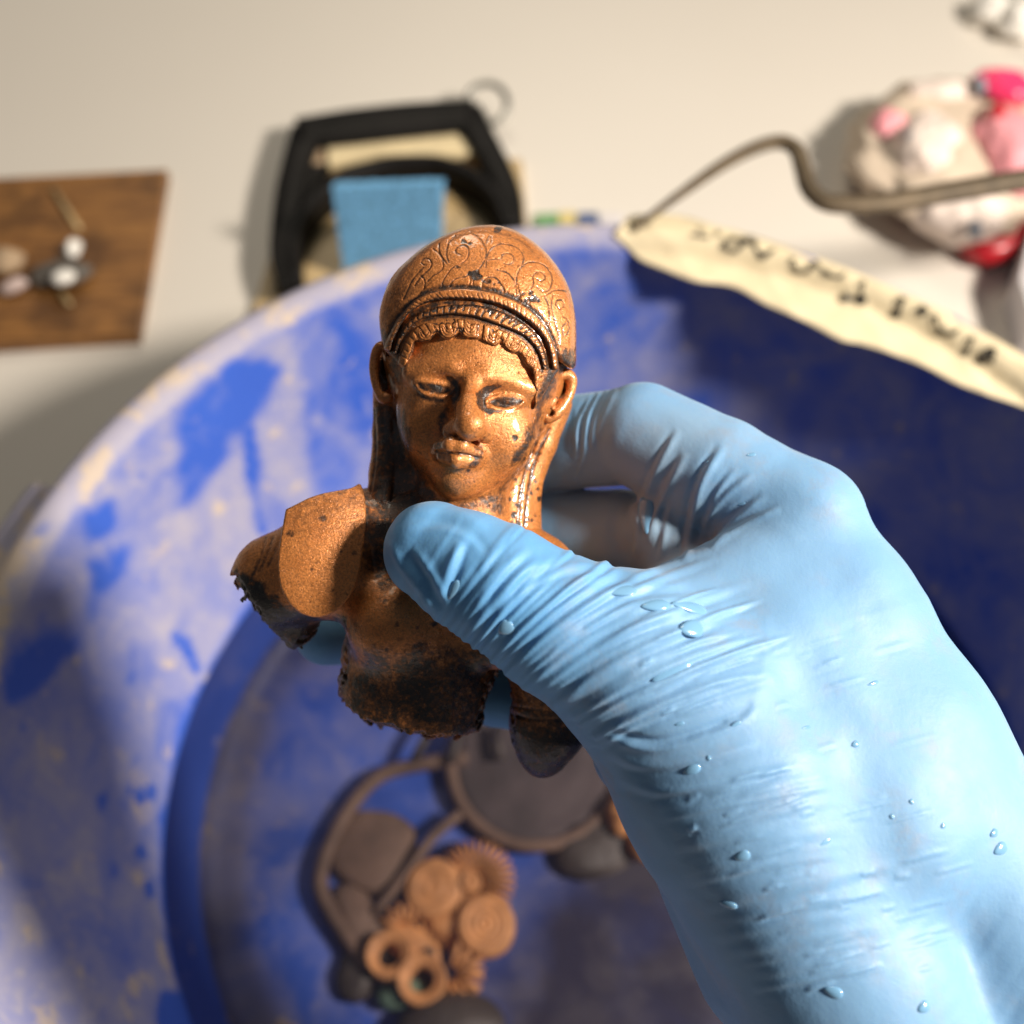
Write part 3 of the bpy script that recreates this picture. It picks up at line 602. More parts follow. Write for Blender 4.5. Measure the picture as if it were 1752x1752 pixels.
finish(ban1, 'headband', M['copper'], 4, d_band1, bust, 1); finish(ban2, 'headband', M['copper'], 4, d_band2, bust, 1); finish(fr_, 'hair_fringe', M['copper'], 4, d_fringe, bust, 1)
# ears
for side in (0, 1):
    lo_ = cp(610, 740, -140); e = Vol((cp(615 if side == 0 else 905, 0, -140)[0] - .1, cp(0, 740, -140)[1], cp(0, 0, -140)[2]), (cp(690 if side == 0 else 1000, 0, -140)[0] + .1, cp(0, 570, -140)[1], cp(0, 0, 80)[2]), .018)
    if side == 0:
        e.chain(spline([(668, 604, 0, 7), (655, 592, 2, 8), (644, 602, 2, 8), (640, 632, 2, 8), (645, 660, 6, 8), (655, 680, 10, 9), (666, 682, 12, 8)], 4), .03); e.Ell((658, 640, -30), (18, 44, 26), 3, .06); e.Ell((659, 628, 4), (8, 22, 24), 3, .05, -1); e.Ell((657, 660, 6), (6, 8, 14), 3, .04, -1)
    else:
        e.chain(spline([(950, 662, -2, 7), (956, 646, 0, 8), (969, 640, -4, 9), (978, 650, -8, 9), (974, 672, -8, 9), (964, 692, -2, 9), (950, 708, 4, 10), (937, 716, 6, 8), (932, 704, 8, 8), (940, 692, 10, 8), (948, 682, 8, 7)], 4), .03); e.Ell((956, 678, -30), (22, 38, 28), -25, .06); e.Ell((962, 664, 8), (8, 14, 24), -25, .05, -1); e.Ell((943, 706, 18), (5, 6, 14), 0, .04, -1)
    def d_ear(V, N):
        D = Detail(V, N); D.noise(.006, 9, 9)
        if side == 0: D.area([(652, 610), (662, 608), (666, 660), (655, 668), (648, 640)], .95, 0, 3, 3)
        else: D.area([(957, 652), (968, 656), (966, 676), (952, 684), (950, 668)], .85, 0, 3, 3); D.area(blob(943, 706, 5), .9, 0, 2)
        D.wet += .6; return D.done()
    finish(e, 'ear', M['copper'], 8, d_ear, bust)
# torso with both arm stumps, broken off below
lo = cp(385, 1350, -230); hi = cp(1050, 820, 190)
tor = Vol((lo[0] - .1, lo[1] - .1, lo[2]), (cp(1060, 0, -230)[0], cp(0, 800, -230)[1], hi[2]), .03)
tor.C((745, 950, -65, 120), (708, 1200, -80, 128), .3); tor.Ell((716, 1150, -70), (136, 140, 108), 0, .2)
tor.chain([(740, 915, -60, 70), (642, 922, -48, 84), (560, 964, -8, 92), (478, 995, -30, 78), (446, 1044, -60, 64), (500, 1066, -60, 48)], .25)
tor.chain([(800, 920, -50, 80), (900, 1000, -70, 90), (945, 1120, -85, 78), (936, 1250, -95, 62), (928, 1290, -100, 40)], .25)
tor.Ell((672, 1066, 30), (80, 76, 78), 0, .5); tor.Ell((850, 1080, 0), (74, 66, 50), 0, .25)
tor.C((735, 890, -20, 60), (740, 1010, 8, 66), .3)
arm = tor.copy()
# broken edges: rough cuts
X, Y, Z = np.meshgrid(*tor.ax, indexing='ij', sparse=False); PX = C0 + F * X / -Z; PY = C0 - F * Y / -Z
pts = np.stack([X.ravel(), Y.ravel(), Z.ravel()], 1)
near = np.abs(tor.v.ravel()) < .25; NZ = np.zeros(len(pts), np.float32); NZ[near] = .9 * fbm(pts[near] * 2.2, 4, 31) + .8 * fbm(pts[near] * 7, 3, 33); NZ = NZ.reshape(X.shape); del pts, near
def cut(ax_, ay_, bx_, by_, amp, zt=0.0):       # keep what lies left of the line a -> b on the photograph
    nx, ny = by_ - ay_, -(bx_ - ax_); L = math.hypot(nx, ny); d = ((PX - ax_) * nx + (PY - ay_) * ny) / L * U + zt * (Z + D0); tor.v = np.maximum(tor.v, (d + amp * NZ).astype(np.float32))
def cutbox(poly, amp):                          # take away an outlined region, with a rough edge
    R = PolyMap(poly); tor.v = np.maximum(tor.v, (-R(PX, PY) * U + amp * NZ).astype(np.float32))
cutbox([(300, 985), (404, 984), (420, 1018), (452, 1046), (476, 1082), (502, 1104), (530, 1092), (548, 1070), (578, 1066), (588, 1110), (588, 1140), (580, 1188), (606, 1214), (650, 1240), (700, 1250), (760, 1256), (816, 1252), (822, 1200), (842, 1150), (876, 1150), (880, 1165), (874, 1240), (890, 1300), (902, 1326), (900, 1500), (300, 1500)], .20)
tor.C((420, 1015, -85, 34), (500, 1070, -70, 30), .08, -1)
def d_torso(V, N):
    D = Detail(V, N); D.noise(.012, 4, 13); D.noise(.006, 14, 14); D.noise(.003, 45, 15)
    for p, a in (([(628, 1118), (690, 1112), (740, 1120), (830, 1118), (850, 1180), (822, 1262), (700, 1250), (688, 1190), (640, 1160)], .72), ([(590, 1150), (630, 1140), (640, 1190), (600, 1210)], .7), ([(590, 1080), (612, 1120), (600, 1180), (575, 1180)], .55), ([(628, 835), (700, 830), (780, 860), (760, 940), (690, 985), (650, 990), (626, 930)], .85)): D.area(p, a, 0, 14, 34, 2.5)  # last area: patina plus painted shade beside the neck
    D.area([(870, 1238), (930, 1250), (1010, 1240), (1010, 1360), (860, 1360)], .9, 0, 6, 6); D.line([(876, 1222), (920, 1232), (985, 1228)], 3, -.02, .6); D.line([(878, 1208), (930, 1216), (985, 1210)], 2.2, -.012, .5)
    D.area([(400, 980), (430, 990), (470, 1020), (500, 1045), (560, 1062), (590, 1060), (560, 1130), (420, 1120)], 1.0, 0, 5, 14)
    for k, x in enumerate((432, 444, 458)): D.line([(x, 985 - k * 8), (x + 14, 950 - k * 6), (x + 22, 920)], 3, -.012, .4)
    D.line([(628, 870), (634, 930), (640, 980)], 3.5, -.02, .7); D.line([(776, 1170), (772, 1210), (774, 1250)], 2.5, .02, .2)
    for _ in range(40): D.area(blob(random.gauss(700, 60), random.gauss(1100, 70), random.uniform(1.5, 4), e=random.uniform(.7, 2)), .6, -.004, 3, 7)
    low_ = smooth01(D.pp[:, 1], 1090, 1230); D.pat = np.maximum(D.pat, .50 * low_); D.pat = D.pat * (1 + .55 * fbm(V * 2.2, 4, 77)) + .16 * smooth01(fbm(V * 3, 4, 78), -.1, .4); D.wet += .25; return D.done()  # colour gets darker towards the bottom of the torso
finish(tor, 'torso', M['copper'], 3, d_torso, bust)
flap_poly = [(489, 872), (540, 848), (598, 836), (618, 830), (626, 880), (622, 930), (614, 985), (600, 1018), (577, 1043), (546, 1056), (515, 1049), (491, 1026), (478, 992), (477, 945)]
arm.Ell((548, 970, -42), (185, 205, 146), 0, .1)
flap_poly = list(spline(flap_poly + [flap_poly[0]], 4))[:-1]; flap = arm.plate(flap_poly, .05, .045, cp(0, 0, -40)[2])
def d_flap(V, N):
    D = Detail(V, N); D.noise(.006, 5, 23); D.noise(.004, 22, 24); D.noise(.0025, 60, 25); D.line(flap_poly + [flap_poly[0]], 4, .008, 0, raw=True)
    for x, y, r in ((553, 886, 5), (496, 912, 4), (611, 930, 4), (605, 946, 4), (540, 960, 3), (584, 975, 4), (600, 870, 4), (520, 1000, 2.5), (570, 1010, 2.5)): D.area(blob(x, y, r * .8, e=1.6), .6, -.004, 3, 7)
    for _ in range(14): D.area(blob(random.gauss(550, 40), random.gauss(940, 55), random.uniform(1, 2.5)), .6, -.003, 2, 3)
    m = smooth01(980 - D.pp[:, 1], 0, 140) * .32; D.pat = np.maximum(D.pat, m); D.wet += .3; return D.done()
finish(flap, 'shoulder_flap', M['copper'], 4, d_flap, bust)
del X, Y, Z, PX, PY, NZ

#PART_HAND
# ------------------------------------------------------------------ the gloved hand
hand = Vol((cp(490, 0, -330)[0], cp(0, 2000, -330)[1] - .2, cp(0, 0, -340)[2]), (cp(1980, 0, -100)[0], cp(0, 630, -250)[1] + .1, cp(0, 0, 450)[2]), .04)
# fingers behind the figure
fing = hand.copy()
fing.chain([(1375, 890, -20, 96), (1230, 812, -75, 97), (1098, 745, -135, 88)], .12)
hand.chain([(1375, 890, -20, 96), (1230, 812, -75, 97), (1098, 745, -135, 90)], .10)
hand.chain([(1088, 745, -145, 84), (985, 756, -205, 80), (900, 772, -255, 74)], .05); hand.chain([(900, 772, -255, 74), (800, 820, -275, 68), (730, 860, -262, 60)], .05)
def other(pts, k=.08):
    t = Vol.__new__(Vol); t.h = hand.h; t.lo = hand.lo; t.ax = hand.ax; t.v = np.full_like(hand.v, 1.0); t.chain(pts, k); hand.v = np.minimum(hand.v, t.v) if k < .05 else smin(hand.v, t.v, .06)
other([(1400, 1010, -70, 100), (1230, 980, -150, 92), (1060, 925, -215, 88), (950, 915, -265, 80), (780, 960, -295, 70), (640, 1000, -270, 60)])
other([(1400, 1130, -80, 100), (1200, 1110, -160, 90), (1000, 1060, -240, 82), (800, 1060, -290, 74), (640, 1072, -260, 64), (560, 1082, -225, 56)])
other([(1380, 1250, -70, 95), (1200, 1230, -130, 82), (1010, 1210, -200, 66), (850, 1180, -240, 62), (740, 1150, -255, 56)])
# thumb, ball of the thumb, back of the hand, wrist
hand.chain([(742, 944, 126, 86), (800, 975, 150, 99), (858, 1006, 164, 107), (960, 1072, 160, 121), (1080, 1130, 140, 150), (1200, 1190, 110, 176)], .15)
hand.chain([(1080, 1130, 140, 140), (1260, 1340, 120, 200), (1450, 1680, 150, 196), (1640, 2010, 170, 196)], .4)
hand.chain([(1375, 895, -20, 96), (1420, 1060, 0, 150), (1520, 1270, 40, 178), (1720, 1620, 90, 190), (1900, 1930, 120, 190)], .45)
hand.C((1190, 1070, 60, 116), (1330, 985, 10, 110), .45); hand.C((1330, 1120, 60, 150), (1480, 1400, 90, 210), .5)
hand.C((1090, 1290, -30, 76), (1200, 1360, 10, 130), .12); hand.C((1200, 1360, 10, 130), (1350, 1620, 60, 170), .3)
hand.C((1120, 900, -110, 50), (1200, 1010, -60, 80), .35)
V, Q = hand.net(); V = relax(V, Q, 6); N = normals(V, Q)
D = Detail(V, N); pp = D.pp; fz = D.zz
d = np.zeros(len(V)); d += .022 * fbm(V * .8, 3, 41)
view_ = -V / np.linalg.norm(V, axis=1, keepdims=True); D.front = smooth01((N * view_).sum(1), -.35, .0); front = D.front * smooth01(fz, -120, -20)
def wrinkle(P, wid, amp, taper=.25, mask=None, sharp=1.6, t0=0):
    I, DD, T, SG = segdist(pp, P, wid * 3.2); x = DD * SG / wid; tp = np.clip(np.minimum(T + t0, 1 - T) / taper, 0, 1) ** .8
    prof_ = np.exp(-x * x) - .55 * np.exp(-((x - sharp) / .8) ** 2); m = (front if mask is None else mask)[I]
    d[I] += amp * prof_ * tp * m
def wr_angle(x): return np.interp(x, [720, 800, 880, 960, 1040, 1150, 1300, 1700], [62, 54, 45, 36, 29, 22, 17, 14])
def trace(x, y, L, curl=1.0, step=9):
    P = [(x, y)]
    for _ in range(int(L / step)):
        a = math.radians(wr_angle(x) + random.uniform(-2.5, 2.5)) * curl; x += step * math.cos(a); y -= step * math.sin(a); P.append((x, y))
    return spline(P[::2], 3) if len(P) > 5 else np.array(P)
edge = np.array([(705, 1025), (745, 1068), (800, 1102), (850, 1132), (900, 1152), (960, 1190), (1010, 1225), (1045, 1262)], float)
for k in range(27):                                       # gathers running up from the lower edge of the thumb
    f = (k + random.uniform(-.3, .3)) / 26; f = min(max(f, .0), 1); x, y = along(edge, f); dens = smooth01(f, .10, .4); a = math.radians(wr_angle(x)); x -= 24 * math.cos(a); y += 24 * math.sin(a)
    L = random.uniform(120, 210) + 260 * dens * random.random() ** 1.3; wrinkle(trace(x + random.uniform(-4, 8), y - 4, L), random.uniform(5, 9), (.014 + .045 * dens) * random.uniform(.5, 1.3), t0=.10)
for k in range(20):                                       # and loose ones across it
    f = random.random(); x, y = along(edge, .15 + .85 * f); t = random.uniform(60, 260); a = math.radians(wr_angle(x)); x += t * math.cos(a) + random.uniform(-20, 20); y -= t * math.sin(a) + random.uniform(-12, 12)
    if y < 1.0 * (900 + .55 * (x - 760)) - 60: continue
    wrinkle(trace(x, y, random.uniform(60, 190)), random.uniform(3, 6), random.uniform(.012, .04))
for P, wd, am in (([(752, 1030), (772, 970), (790, 925)], 8, .06), ([(690, 960), (722, 1010), (752, 1058)], 9, .06), ([(705, 935), (742, 985), (770, 1040)], 8, .045), ([(668, 925), (690, 975), (715, 1020)], 8, .04), ([(672, 888), (720, 872), (790, 880), (835, 902)], 9, .03), ([(700, 905), (760, 895), (812, 915), (838, 950)], 8, -.025), ([(812, 1040), (850, 985), (905, 935)], 9, .05), ([(846, 1046), (890, 985), (960, 950)], 10, .05), ([(1030, 1246), (1100, 1268), (1165, 1262), (1250, 1230), (1290, 1200)], 8, -.07), ([(1040, 1285), (1100, 1310), (1200, 1300), (1300, 1270)], 8, .04), ([(1055, 1330), (1120, 1352), (1230, 1345), (1330, 1318)], 9, .04), ([(1120, 1180), (1200, 1140), (1300, 1115)], 8, .05), ([(1140, 1215), (1220, 1180), (1320, 1150)], 9, .05), ([(905, 1000), (985, 968), (1090, 985)], 8, .04), ([(930, 1030), (1010, 990), (1130, 985)], 8, .04), ([(960, 1060), (1060, 1010), (1180, 998)], 9, .045), ([(1000, 1075), (1090, 1035), (1220, 1020)], 9, .04), ([(1020, 1110), (1110, 1065), (1240, 1040)], 9, .045)):
    wrinkle(spline(P), wd, am)
for k in range(150):                                      # short puckers on the ball of the thumb and wrist
    x = random.uniform(1090, 1620); y = random.uniform(1060, 1700); c_ = x * .86 - y * .5
    if c_ < 300 or c_ > 800 or random.random() > np.interp(c_, [300, 420, 600, 800], [1, .9, .5, .2]): continue
    wrinkle(trace(x, y, random.uniform(25, 110)), random.uniform(2.8, 5.5), random.uniform(.012, .036) * np.interp(c_, [300, 600, 800], [1, .7, .4]))
for k in range(16):                                       # long soft rolls on the wrist side
    y = 1360 + k * 22 + random.uniform(-8, 8); x = 1075 + (y - 1360) * .52 + random.uniform(0, 60); wrinkle(trace(x, y, random.uniform(160, 330), .6), random.uniform(6, 11), random.uniform(.012, .035))
for k in range(9):                                        # creases near the cuff
    y = 1500 + k * 32; wrinkle(spline([(1500 + k * 14, y + 110), (1580 + k * 12, y + 30), (1680 + k * 8, y - 90)]), random.uniform(10, 16), random.uniform(.006, .02))
mi = D.front * smooth01(-fz, -60, -10)
def wr2(P, wid, amp): wrinkle(spline(P), wid, amp, .2, D.front)
for P, wd, am in (([(1175, 775), (1140, 840), (1105, 930)], 8, .05), ([(1162, 735), (1125, 800), (1100, 860)], 7, .04), ([(1240, 760), (1200, 830), (1180, 920), (1172, 965)], 8, .06), ([(1262, 800), (1225, 850), (1200, 930)], 6, .03), ([(1310, 850), (1255, 890), (1215, 940)], 7, .04), ([(1335, 870), (1270, 900), (1220, 935)], 6, .035), ([(1290, 812), (1240, 850), (1205, 900)], 6, .03), ([(1085, 860), (1092, 910), (1088, 960)], 7, .04), ([(1150, 850), (1140, 900), (1130, 960)], 6, .025),
                  ([(1042, 668), (1020, 720), (1012, 770)], 5, .05), ([(1028, 672), (1006, 720), (1000, 780)], 5, .04), ([(1012, 680), (990, 730), (985, 790)], 5, .03), ([(1055, 662), (1032, 715), (1022, 760)], 5, .03), ([(990, 700), (985, 740), (995, 780)], 6, .02), ([(918, 800), (930, 830), (940, 842)], 5, .03), ([(1010, 700), (1000, 770), (985, 830)], 4, .02)): wr2(P, wd, am)
V2 = V + N * d[:, None]
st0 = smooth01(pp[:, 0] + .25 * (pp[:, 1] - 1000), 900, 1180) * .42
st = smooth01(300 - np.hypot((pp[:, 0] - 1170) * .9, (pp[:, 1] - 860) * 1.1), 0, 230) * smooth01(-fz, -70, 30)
sg = smooth01(.5 * fbm(V * 1.2, 3, 51), -.2, .5) * smooth01(pp[:, 0], 850, 1000) * .55
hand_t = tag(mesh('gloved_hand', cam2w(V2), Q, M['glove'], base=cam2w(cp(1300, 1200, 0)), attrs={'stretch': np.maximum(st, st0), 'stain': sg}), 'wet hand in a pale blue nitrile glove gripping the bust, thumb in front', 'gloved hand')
# water drops standing on the glove
SP, SQ = [], []; cnt = 0
def drop(px, py, L, wd, ang, hgt):
    global cnt
    z = hand.hit(px, py)
    if z is None: return
    c = cp(px, py, z); i = np.argmin(((V2 - c) ** 2).sum(1)); c = V2[i]; nn = N[i]; hgt = hgt * .6; a = math.radians(ang); tx = np.array([math.cos(a), math.sin(a), 0]); tx -= nn * (tx @ nn); tx /= np.linalg.norm(tx); ty = np.cross(nn, tx)
    v, q = sphere((0, 0, 0), 1, 14, 8); e = 1 + .35 * v[:, 0]
    w3 = c + np.outer(v[:, 0] * L * U, tx) + np.outer(v[:, 1] * wd * e * U, ty) + np.outer(v[:, 2] * hgt * U, nn); SP.append(w3); SQ.append(q + cnt); cnt += len(v)
for a in ((1105, 880, 38, 14, 100, 7), (776, 1008, 18, 7, 55, 5), (862, 1072, 14, 12, 40, 6), (1060, 1012, 26, 10, 15, 6), (1120, 1036, 24, 10, 15, 7), (1180, 1040, 34, 11, 12, 7), (1180, 1075, 22, 14, 15, 8), (1150, 1150, 34, 11, 22, 7), (1185, 1315, 14, 9, 30, 7), (1245, 1547, 14, 6, 5, 6), (1270, 1465, 12, 8, 25, 6), (1425, 1695, 14, 8, -15, 6), (1580, 1725, 11, 8, 20, 6), (1525, 1398, 4, 4, 0, 3), (1560, 1373, 4, 4, 0, 3), (1615, 1414, 5, 4, 30, 3), (1463, 1272, 7, 5, 20, 4), (1700, 1425, 9, 6, 20, 5), (1710, 1455, 14, 9, 20, 6), (1700, 1010, 4, 4, 0, 2)): drop(*a)
for k in range(12):
    x = random.uniform(1050, 1700); y = random.uniform(700, 1700); c_ = x * .86 - y * .5
    if 300 < c_ < 800: drop(x, y, random.uniform(3, 13), random.uniform(2, 4), wr_angle(x) + random.uniform(-8, 8), random.uniform(1.5, 3))
SPc = np.concatenate(SP)
tag(mesh('water_droplets', cam2w(SPc), np.concatenate(SQ), M['drop'], base=cam2w(SPc.mean(0))), 'clear water droplets scattered over the blue glove', 'droplets', kind='stuff')

#PART_PROPS
# ------------------------------------------------------------------ masking tape label over the rim
tape_up = spline([(1062, 392), (1074, 371), (1130, 366), (1180, 372), (1225, 386), (1312, 410), (1459, 463), (1542, 498), (1647, 547), (1760, 612), (1860, 676)], 6)
tape_lo = spline([(1050, 399), (1091, 441), (1140, 462), (1187, 480), (1254, 490), (1312, 521), (1375, 548), (1438, 581), (1480, 590), (1572, 622), (1647, 660), (1760, 700), (1860, 750)], 6)
tl = thing('tape_label', on(1400, 540, 12.7), 'cream masking tape label with black handwriting stuck over the basin rim', 'label')
NU, NV = 150, 14
def rimz(r): return np.interp(r, [18.9, 19.3, 19.6, 19.9, 20.15, 20.4, 20.6, 20.9], [11.2, 12.1, 12.5, 12.68, 12.72, 12.62, 12.3, 11.9])
def tape_pt(px, py, lift=.15):
    z = 12.6
    for _ in range(12):
        p = on(px, py, z); z = .5 * z + .5 * (max(rimz(math.hypot(p[0], p[1])), 12.02) + lift)
    return on(px, py, z)
G = []
for i in range(NU):
    a, b = along(tape_up, i / (NU - 1)), along(tape_lo, i / (NU - 1))
    for j in range(NV):
        q = a + (b - a) * j / (NV - 1); G.append(tape_pt(q[0], q[1], .16 + .03 * math.sin(i * .37 + j * .5) * math.sin(i * .11 + 1) + .05 * max(0, math.sin(i * .21 - j * .33)) ** 4))
G = np.array(G); Q = np.array([[i * NV + j, i * NV + j + 1, (i + 1) * NV + j + 1, (i + 1) * NV + j] for i in range(NU - 1) for j in range(NV - 1)])
o = mesh('tape_strip', G, Q, M['tape'], tl); md = o.modifiers.new('thickness', 'SOLIDIFY'); md.thickness = .0004
zt = zf(1160, 380, 2.959); WV, WF = [], []
for st_, wd in ((([(70, 62), (110, 70), (160, 76)]), 5), (([(205, 45), (200, 66)]), 9), (([(345, 92), (300, 84), (255, 90), (238, 118), (262, 145), (305, 138), (330, 108), (345, 92), (385, 100)]), 9), (([(385, 98), (400, 140), (432, 182), (455, 160), (490, 135)]), 10), (([(582, 178), (580, 215), (610, 250), (650, 252), (678, 225), (690, 200)]), 8), (([(690, 200), (730, 238), (775, 272), (820, 276), (850, 258)]), 8), (([(938, 296), (930, 345), (922, 388)]), 8), (([(835, 380), (890, 390), (955, 400)]), 15), (([(1140, 378), (1122, 430), (1098, 488)]), 12), (([(1255, 430), (1225, 465)]), 15), (([(1300, 470), (1312, 520), (1345, 565), (1390, 565), (1425, 540)]), 9), (([(1495, 578), (1475, 625), (1445, 680)]), 9), (([(1525, 715), (1560, 660), (1600, 655), (1578, 715)]), 13)):
    P = spline(zt(st_), 6) if len(st_) > 2 else np.array(zt(st_)); T = np.gradient(P, axis=0); T /= np.linalg.norm(T, axis=1, keepdims=True); b0 = len(WV)
    for k, (p, t) in enumerate(zip(P, T)):
        w_ = wd / 2.959 * 1.45 * (.75 + .35 * math.sin(k * .7 + 1)); WV += [tape_pt(p[0] - t[1] * w_, p[1] + t[0] * w_, .28), tape_pt(p[0] + t[1] * w_, p[1] - t[0] * w_, .28)]
    WF += [[b0 + 2 * k, b0 + 2 * k + 1, b0 + 2 * k + 3, b0 + 2 * k + 2] for k in range(len(P) - 1)]
mesh('handwriting', WV, WF, M['ink'], tl)
# ------------------------------------------------------------------ bent rod resting on the rim
R_ = np.array([(1085, 392, 12.95, .15), (1118, 366, 13.0, .16), (1160, 335, 13.1, .2), (1230, 286, 13.3, .27), (1290, 254, 13.5, .32), (1335, 243, 13.6, .34), (1362, 256, 13.6, .35), (1373, 288, 13.5, .36), (1384, 322, 13.4, .38), (1410, 345, 13.3, .40), (1450, 350, 13.3, .42), (1520, 346, 13.3, .44), (1640, 326, 13.3, .47), (1760, 306, 13.3, .48), (1900, 285, 13.2, .48), (2000, 280, 12.5, .48), (2040, 300, 9, .48), (2060, 330, .5, .48)])
P4 = spline(R_, 7); V, Fc = tube([on(a, b, c) for a, b, c, r in P4], P4[:, 3], 14, .8)
tag(mesh('bent_rod', V, Fc, M['steel'], base=on(1400, 345, 13)), 'dull brown metal rod with a crank bend, resting beside the tape label', 'metal rod')
# ------------------------------------------------------------------ wooden board with finds on it, left
def slab(name, px, z, h, mat, label, cat, part='board'):
    P = [on(a, b, z) for a, b in px]; c = np.mean(P, 0); t = thing(name, c, label, cat); V, Fc = prism(P, h); o = mesh(part, V, Fc, mat, t, smooth=False); return t
slab('wooden_board', [(291, 306), (243, 588), (-330, 625), (-330, 338)], .0, .7, M['wood'], 'dark varnished wooden board with small finds lying on it', 'board')
def lump(name, px, py, z, r, mat, label, cat, group=None, rot=0, amp=.35, fr=1.3, seed=0):
    c = on(px, py, z); V, Q = sphere(c, r, 28, 18, amp, fr, seed, rot); return tag(mesh(name, V, Q, mat, base=c - [0, 0, r[2]]), label, cat, group)
lump('stone_fragment', 104, 466, 1.25, (1.75, .95, .5), M['lamp_stone'], 'dark grey pointed stone fragment lying in the middle of the wooden board', 'stone', seed=3, rot=.1)
lump('paper_wad', 125, 424, 1.2, (.45, .55, .45), M['white'], 'small white wad behind the dark stone fragment on the wooden board', 'paper wad', seed=4)
lump('paper_wad', 109, 474, 1.75, (.6, .5, .3), M['white'], 'small white wad lying on top of the dark stone fragment', 'paper wad', seed=5)
lump('shell_fragment', 22, 489, 1.1, (.75, .4, .35), M['palepink'], 'pale pink fragment at the left end of the wooden board', 'fragment', seed=6, rot=.4)
lump('clay_fragment', 12, 445, 1.15, (.95, .8, .5), M['tan'], 'tan clay fragment behind the pale pink fragment on the board', 'fragment', seed=7)
a, b = on(90, 322, .85), on(136, 392, .85); V, Fc = tube([a, (a + b) / 2 + [0, 0, .05], b], .16, 8, .5); tag(mesh('wood_sliver', V, Fc, M['paleboard'], base=a), 'thin pale sliver on the board beyond the dark stone fragment', 'sliver')
a, b = on(102, 496, .85), on(120, 522, .85); V, Fc = tube([a, (a + b) / 2 + [0, 0, .05], b], .15, 8, .5); tag(mesh('wood_sliver', V, Fc, M['paleboard'], base=a), 'thin pale sliver on the board in front of the dark stone fragment', 'sliver')
# ------------------------------------------------------------------ black strap frame on a pale board, blue sponge, ring
slab('pale_board', [(520, 262), (893, 284), (905, 440), (430, 560)], .0, .5, M['paleboard'], 'pale wooden board lying under the black plastic frame', 'board')
bf = thing('black_frame', on(680, 300, .5), 'black plastic strap frame with a slot and an arched band', 'strap frame')
def bar(name, pts, wpx, z, th, mat, parent):    # a flat bar lying level, outlined on the photograph
    P = spline(pts, 6); T = np.gradient(P, axis=0); T /= np.linalg.norm(T, axis=1, keepdims=True); wv = np.interp(np.linspace(0, 1, len(P)), np.linspace(0, 1, len(wpx)), wpx) / 2
    N_ = np.stack([-T[:, 1], T[:, 0]], 1); V = []
    for p, n_, q in zip(P, N_, wv):
        a, b = on(*(p + n_ * q), z), on(*(p - n_ * q), z); u = (b - a) * .12
        V += [a - [0, 0, th], a, a + u + [0, 0, .12], b - u + [0, 0, .12], b, b - [0, 0, th]]
    k = len(P); Fc = [[i * 6 + j, (i + 1) * 6 + j, (i + 1) * 6 + (j + 1) % 6, i * 6 + (j + 1) % 6] for i in range(k - 1) for j in range(6)] + [list(range(6)), [(k - 1) * 6 + j for j in range(6)][::-1]]
    return mesh(name, V, Fc, mat, parent)
bar('top_bar', [(508, 224), (600, 212), (700, 201), (812, 192)], [46, 52, 52, 46], 2.0, .5, M['black'], bf)
bar('side_bar', [(524, 222), (508, 270), (494, 330), (484, 390), (478, 440), (488, 492)], [52, 48, 48, 42, 32, 20], 1.98, .6, M['black'], bf)
bar('side_bar', [(800, 190), (826, 236), (856, 292), (874, 336), (884, 395)], [48, 44, 42, 38, 30], 1.98, .6, M['black'], bf)
V, Fc = prism([on(a, b, 1.2) for a, b in ((562, 252), (818, 234), (826, 272), (640, 272), (562, 290))], .35); mesh('slot_insert', V, Fc, M['cream_insert'], bf, smooth=False); V, Fc = prism([on(a, b, 1.2) for a, b in ((520, 278), (552, 256), (556, 300), (520, 320))], .3); mesh('slot_end', V, Fc, M['tan'], bf, smooth=False); V, Fc = prism([on(a, b, 1.2) for a, b in ((826, 236), (850, 244), (858, 282), (832, 278))], .3); mesh('slot_end', V, Fc, M['tan'], bf, smooth=False)
Ab = spline([(500, 500), (494, 440), (520, 372), (575, 322), (640, 297), (700, 288), (760, 290), (815, 312), (858, 350), (880, 402)], 7); V = []
for (x, y), hh in zip(Ab, np.interp(np.arange(len(Ab)), [0, 20, len(Ab) - 1], [2.3, 2.5, 2.3])):
    p = on(x, y, 1.3); c = on(680, 420, 1.3); u = (c - p) / np.linalg.norm(c - p) * .75
    for dz, q in ((-.75, 0), (hh - 1.45, 0), (hh - 1.33, .3), (hh - 1.33, .7), (hh - 1.45, 1), (-.75, 1)): V.append(p + u * q + [0, 0, dz])
k = len(Ab); mesh('arched_band', V, [[i * 6 + j, (i + 1) * 6 + j, (i + 1) * 6 + (j + 1) % 6, i * 6 + (j + 1) % 6] for i in range(k - 1) for j in range(6)] + [list(range(6)), [(k - 1) * 6 + j for j in range(6)][::-1]], M['black'], bf)
for pl in ([(500, 300), (566, 296), (530, 352), (500, 420), (492, 490), (470, 440), (478, 360)], [(815, 268), (850, 262), (884, 330), (894, 400), (872, 396), (856, 348), (826, 312)]):
    V, Fc = prism([on(a, b, 1.0) for a, b in pl], .75); mesh('side_web', V, Fc, M['black'], bf, smooth=False)
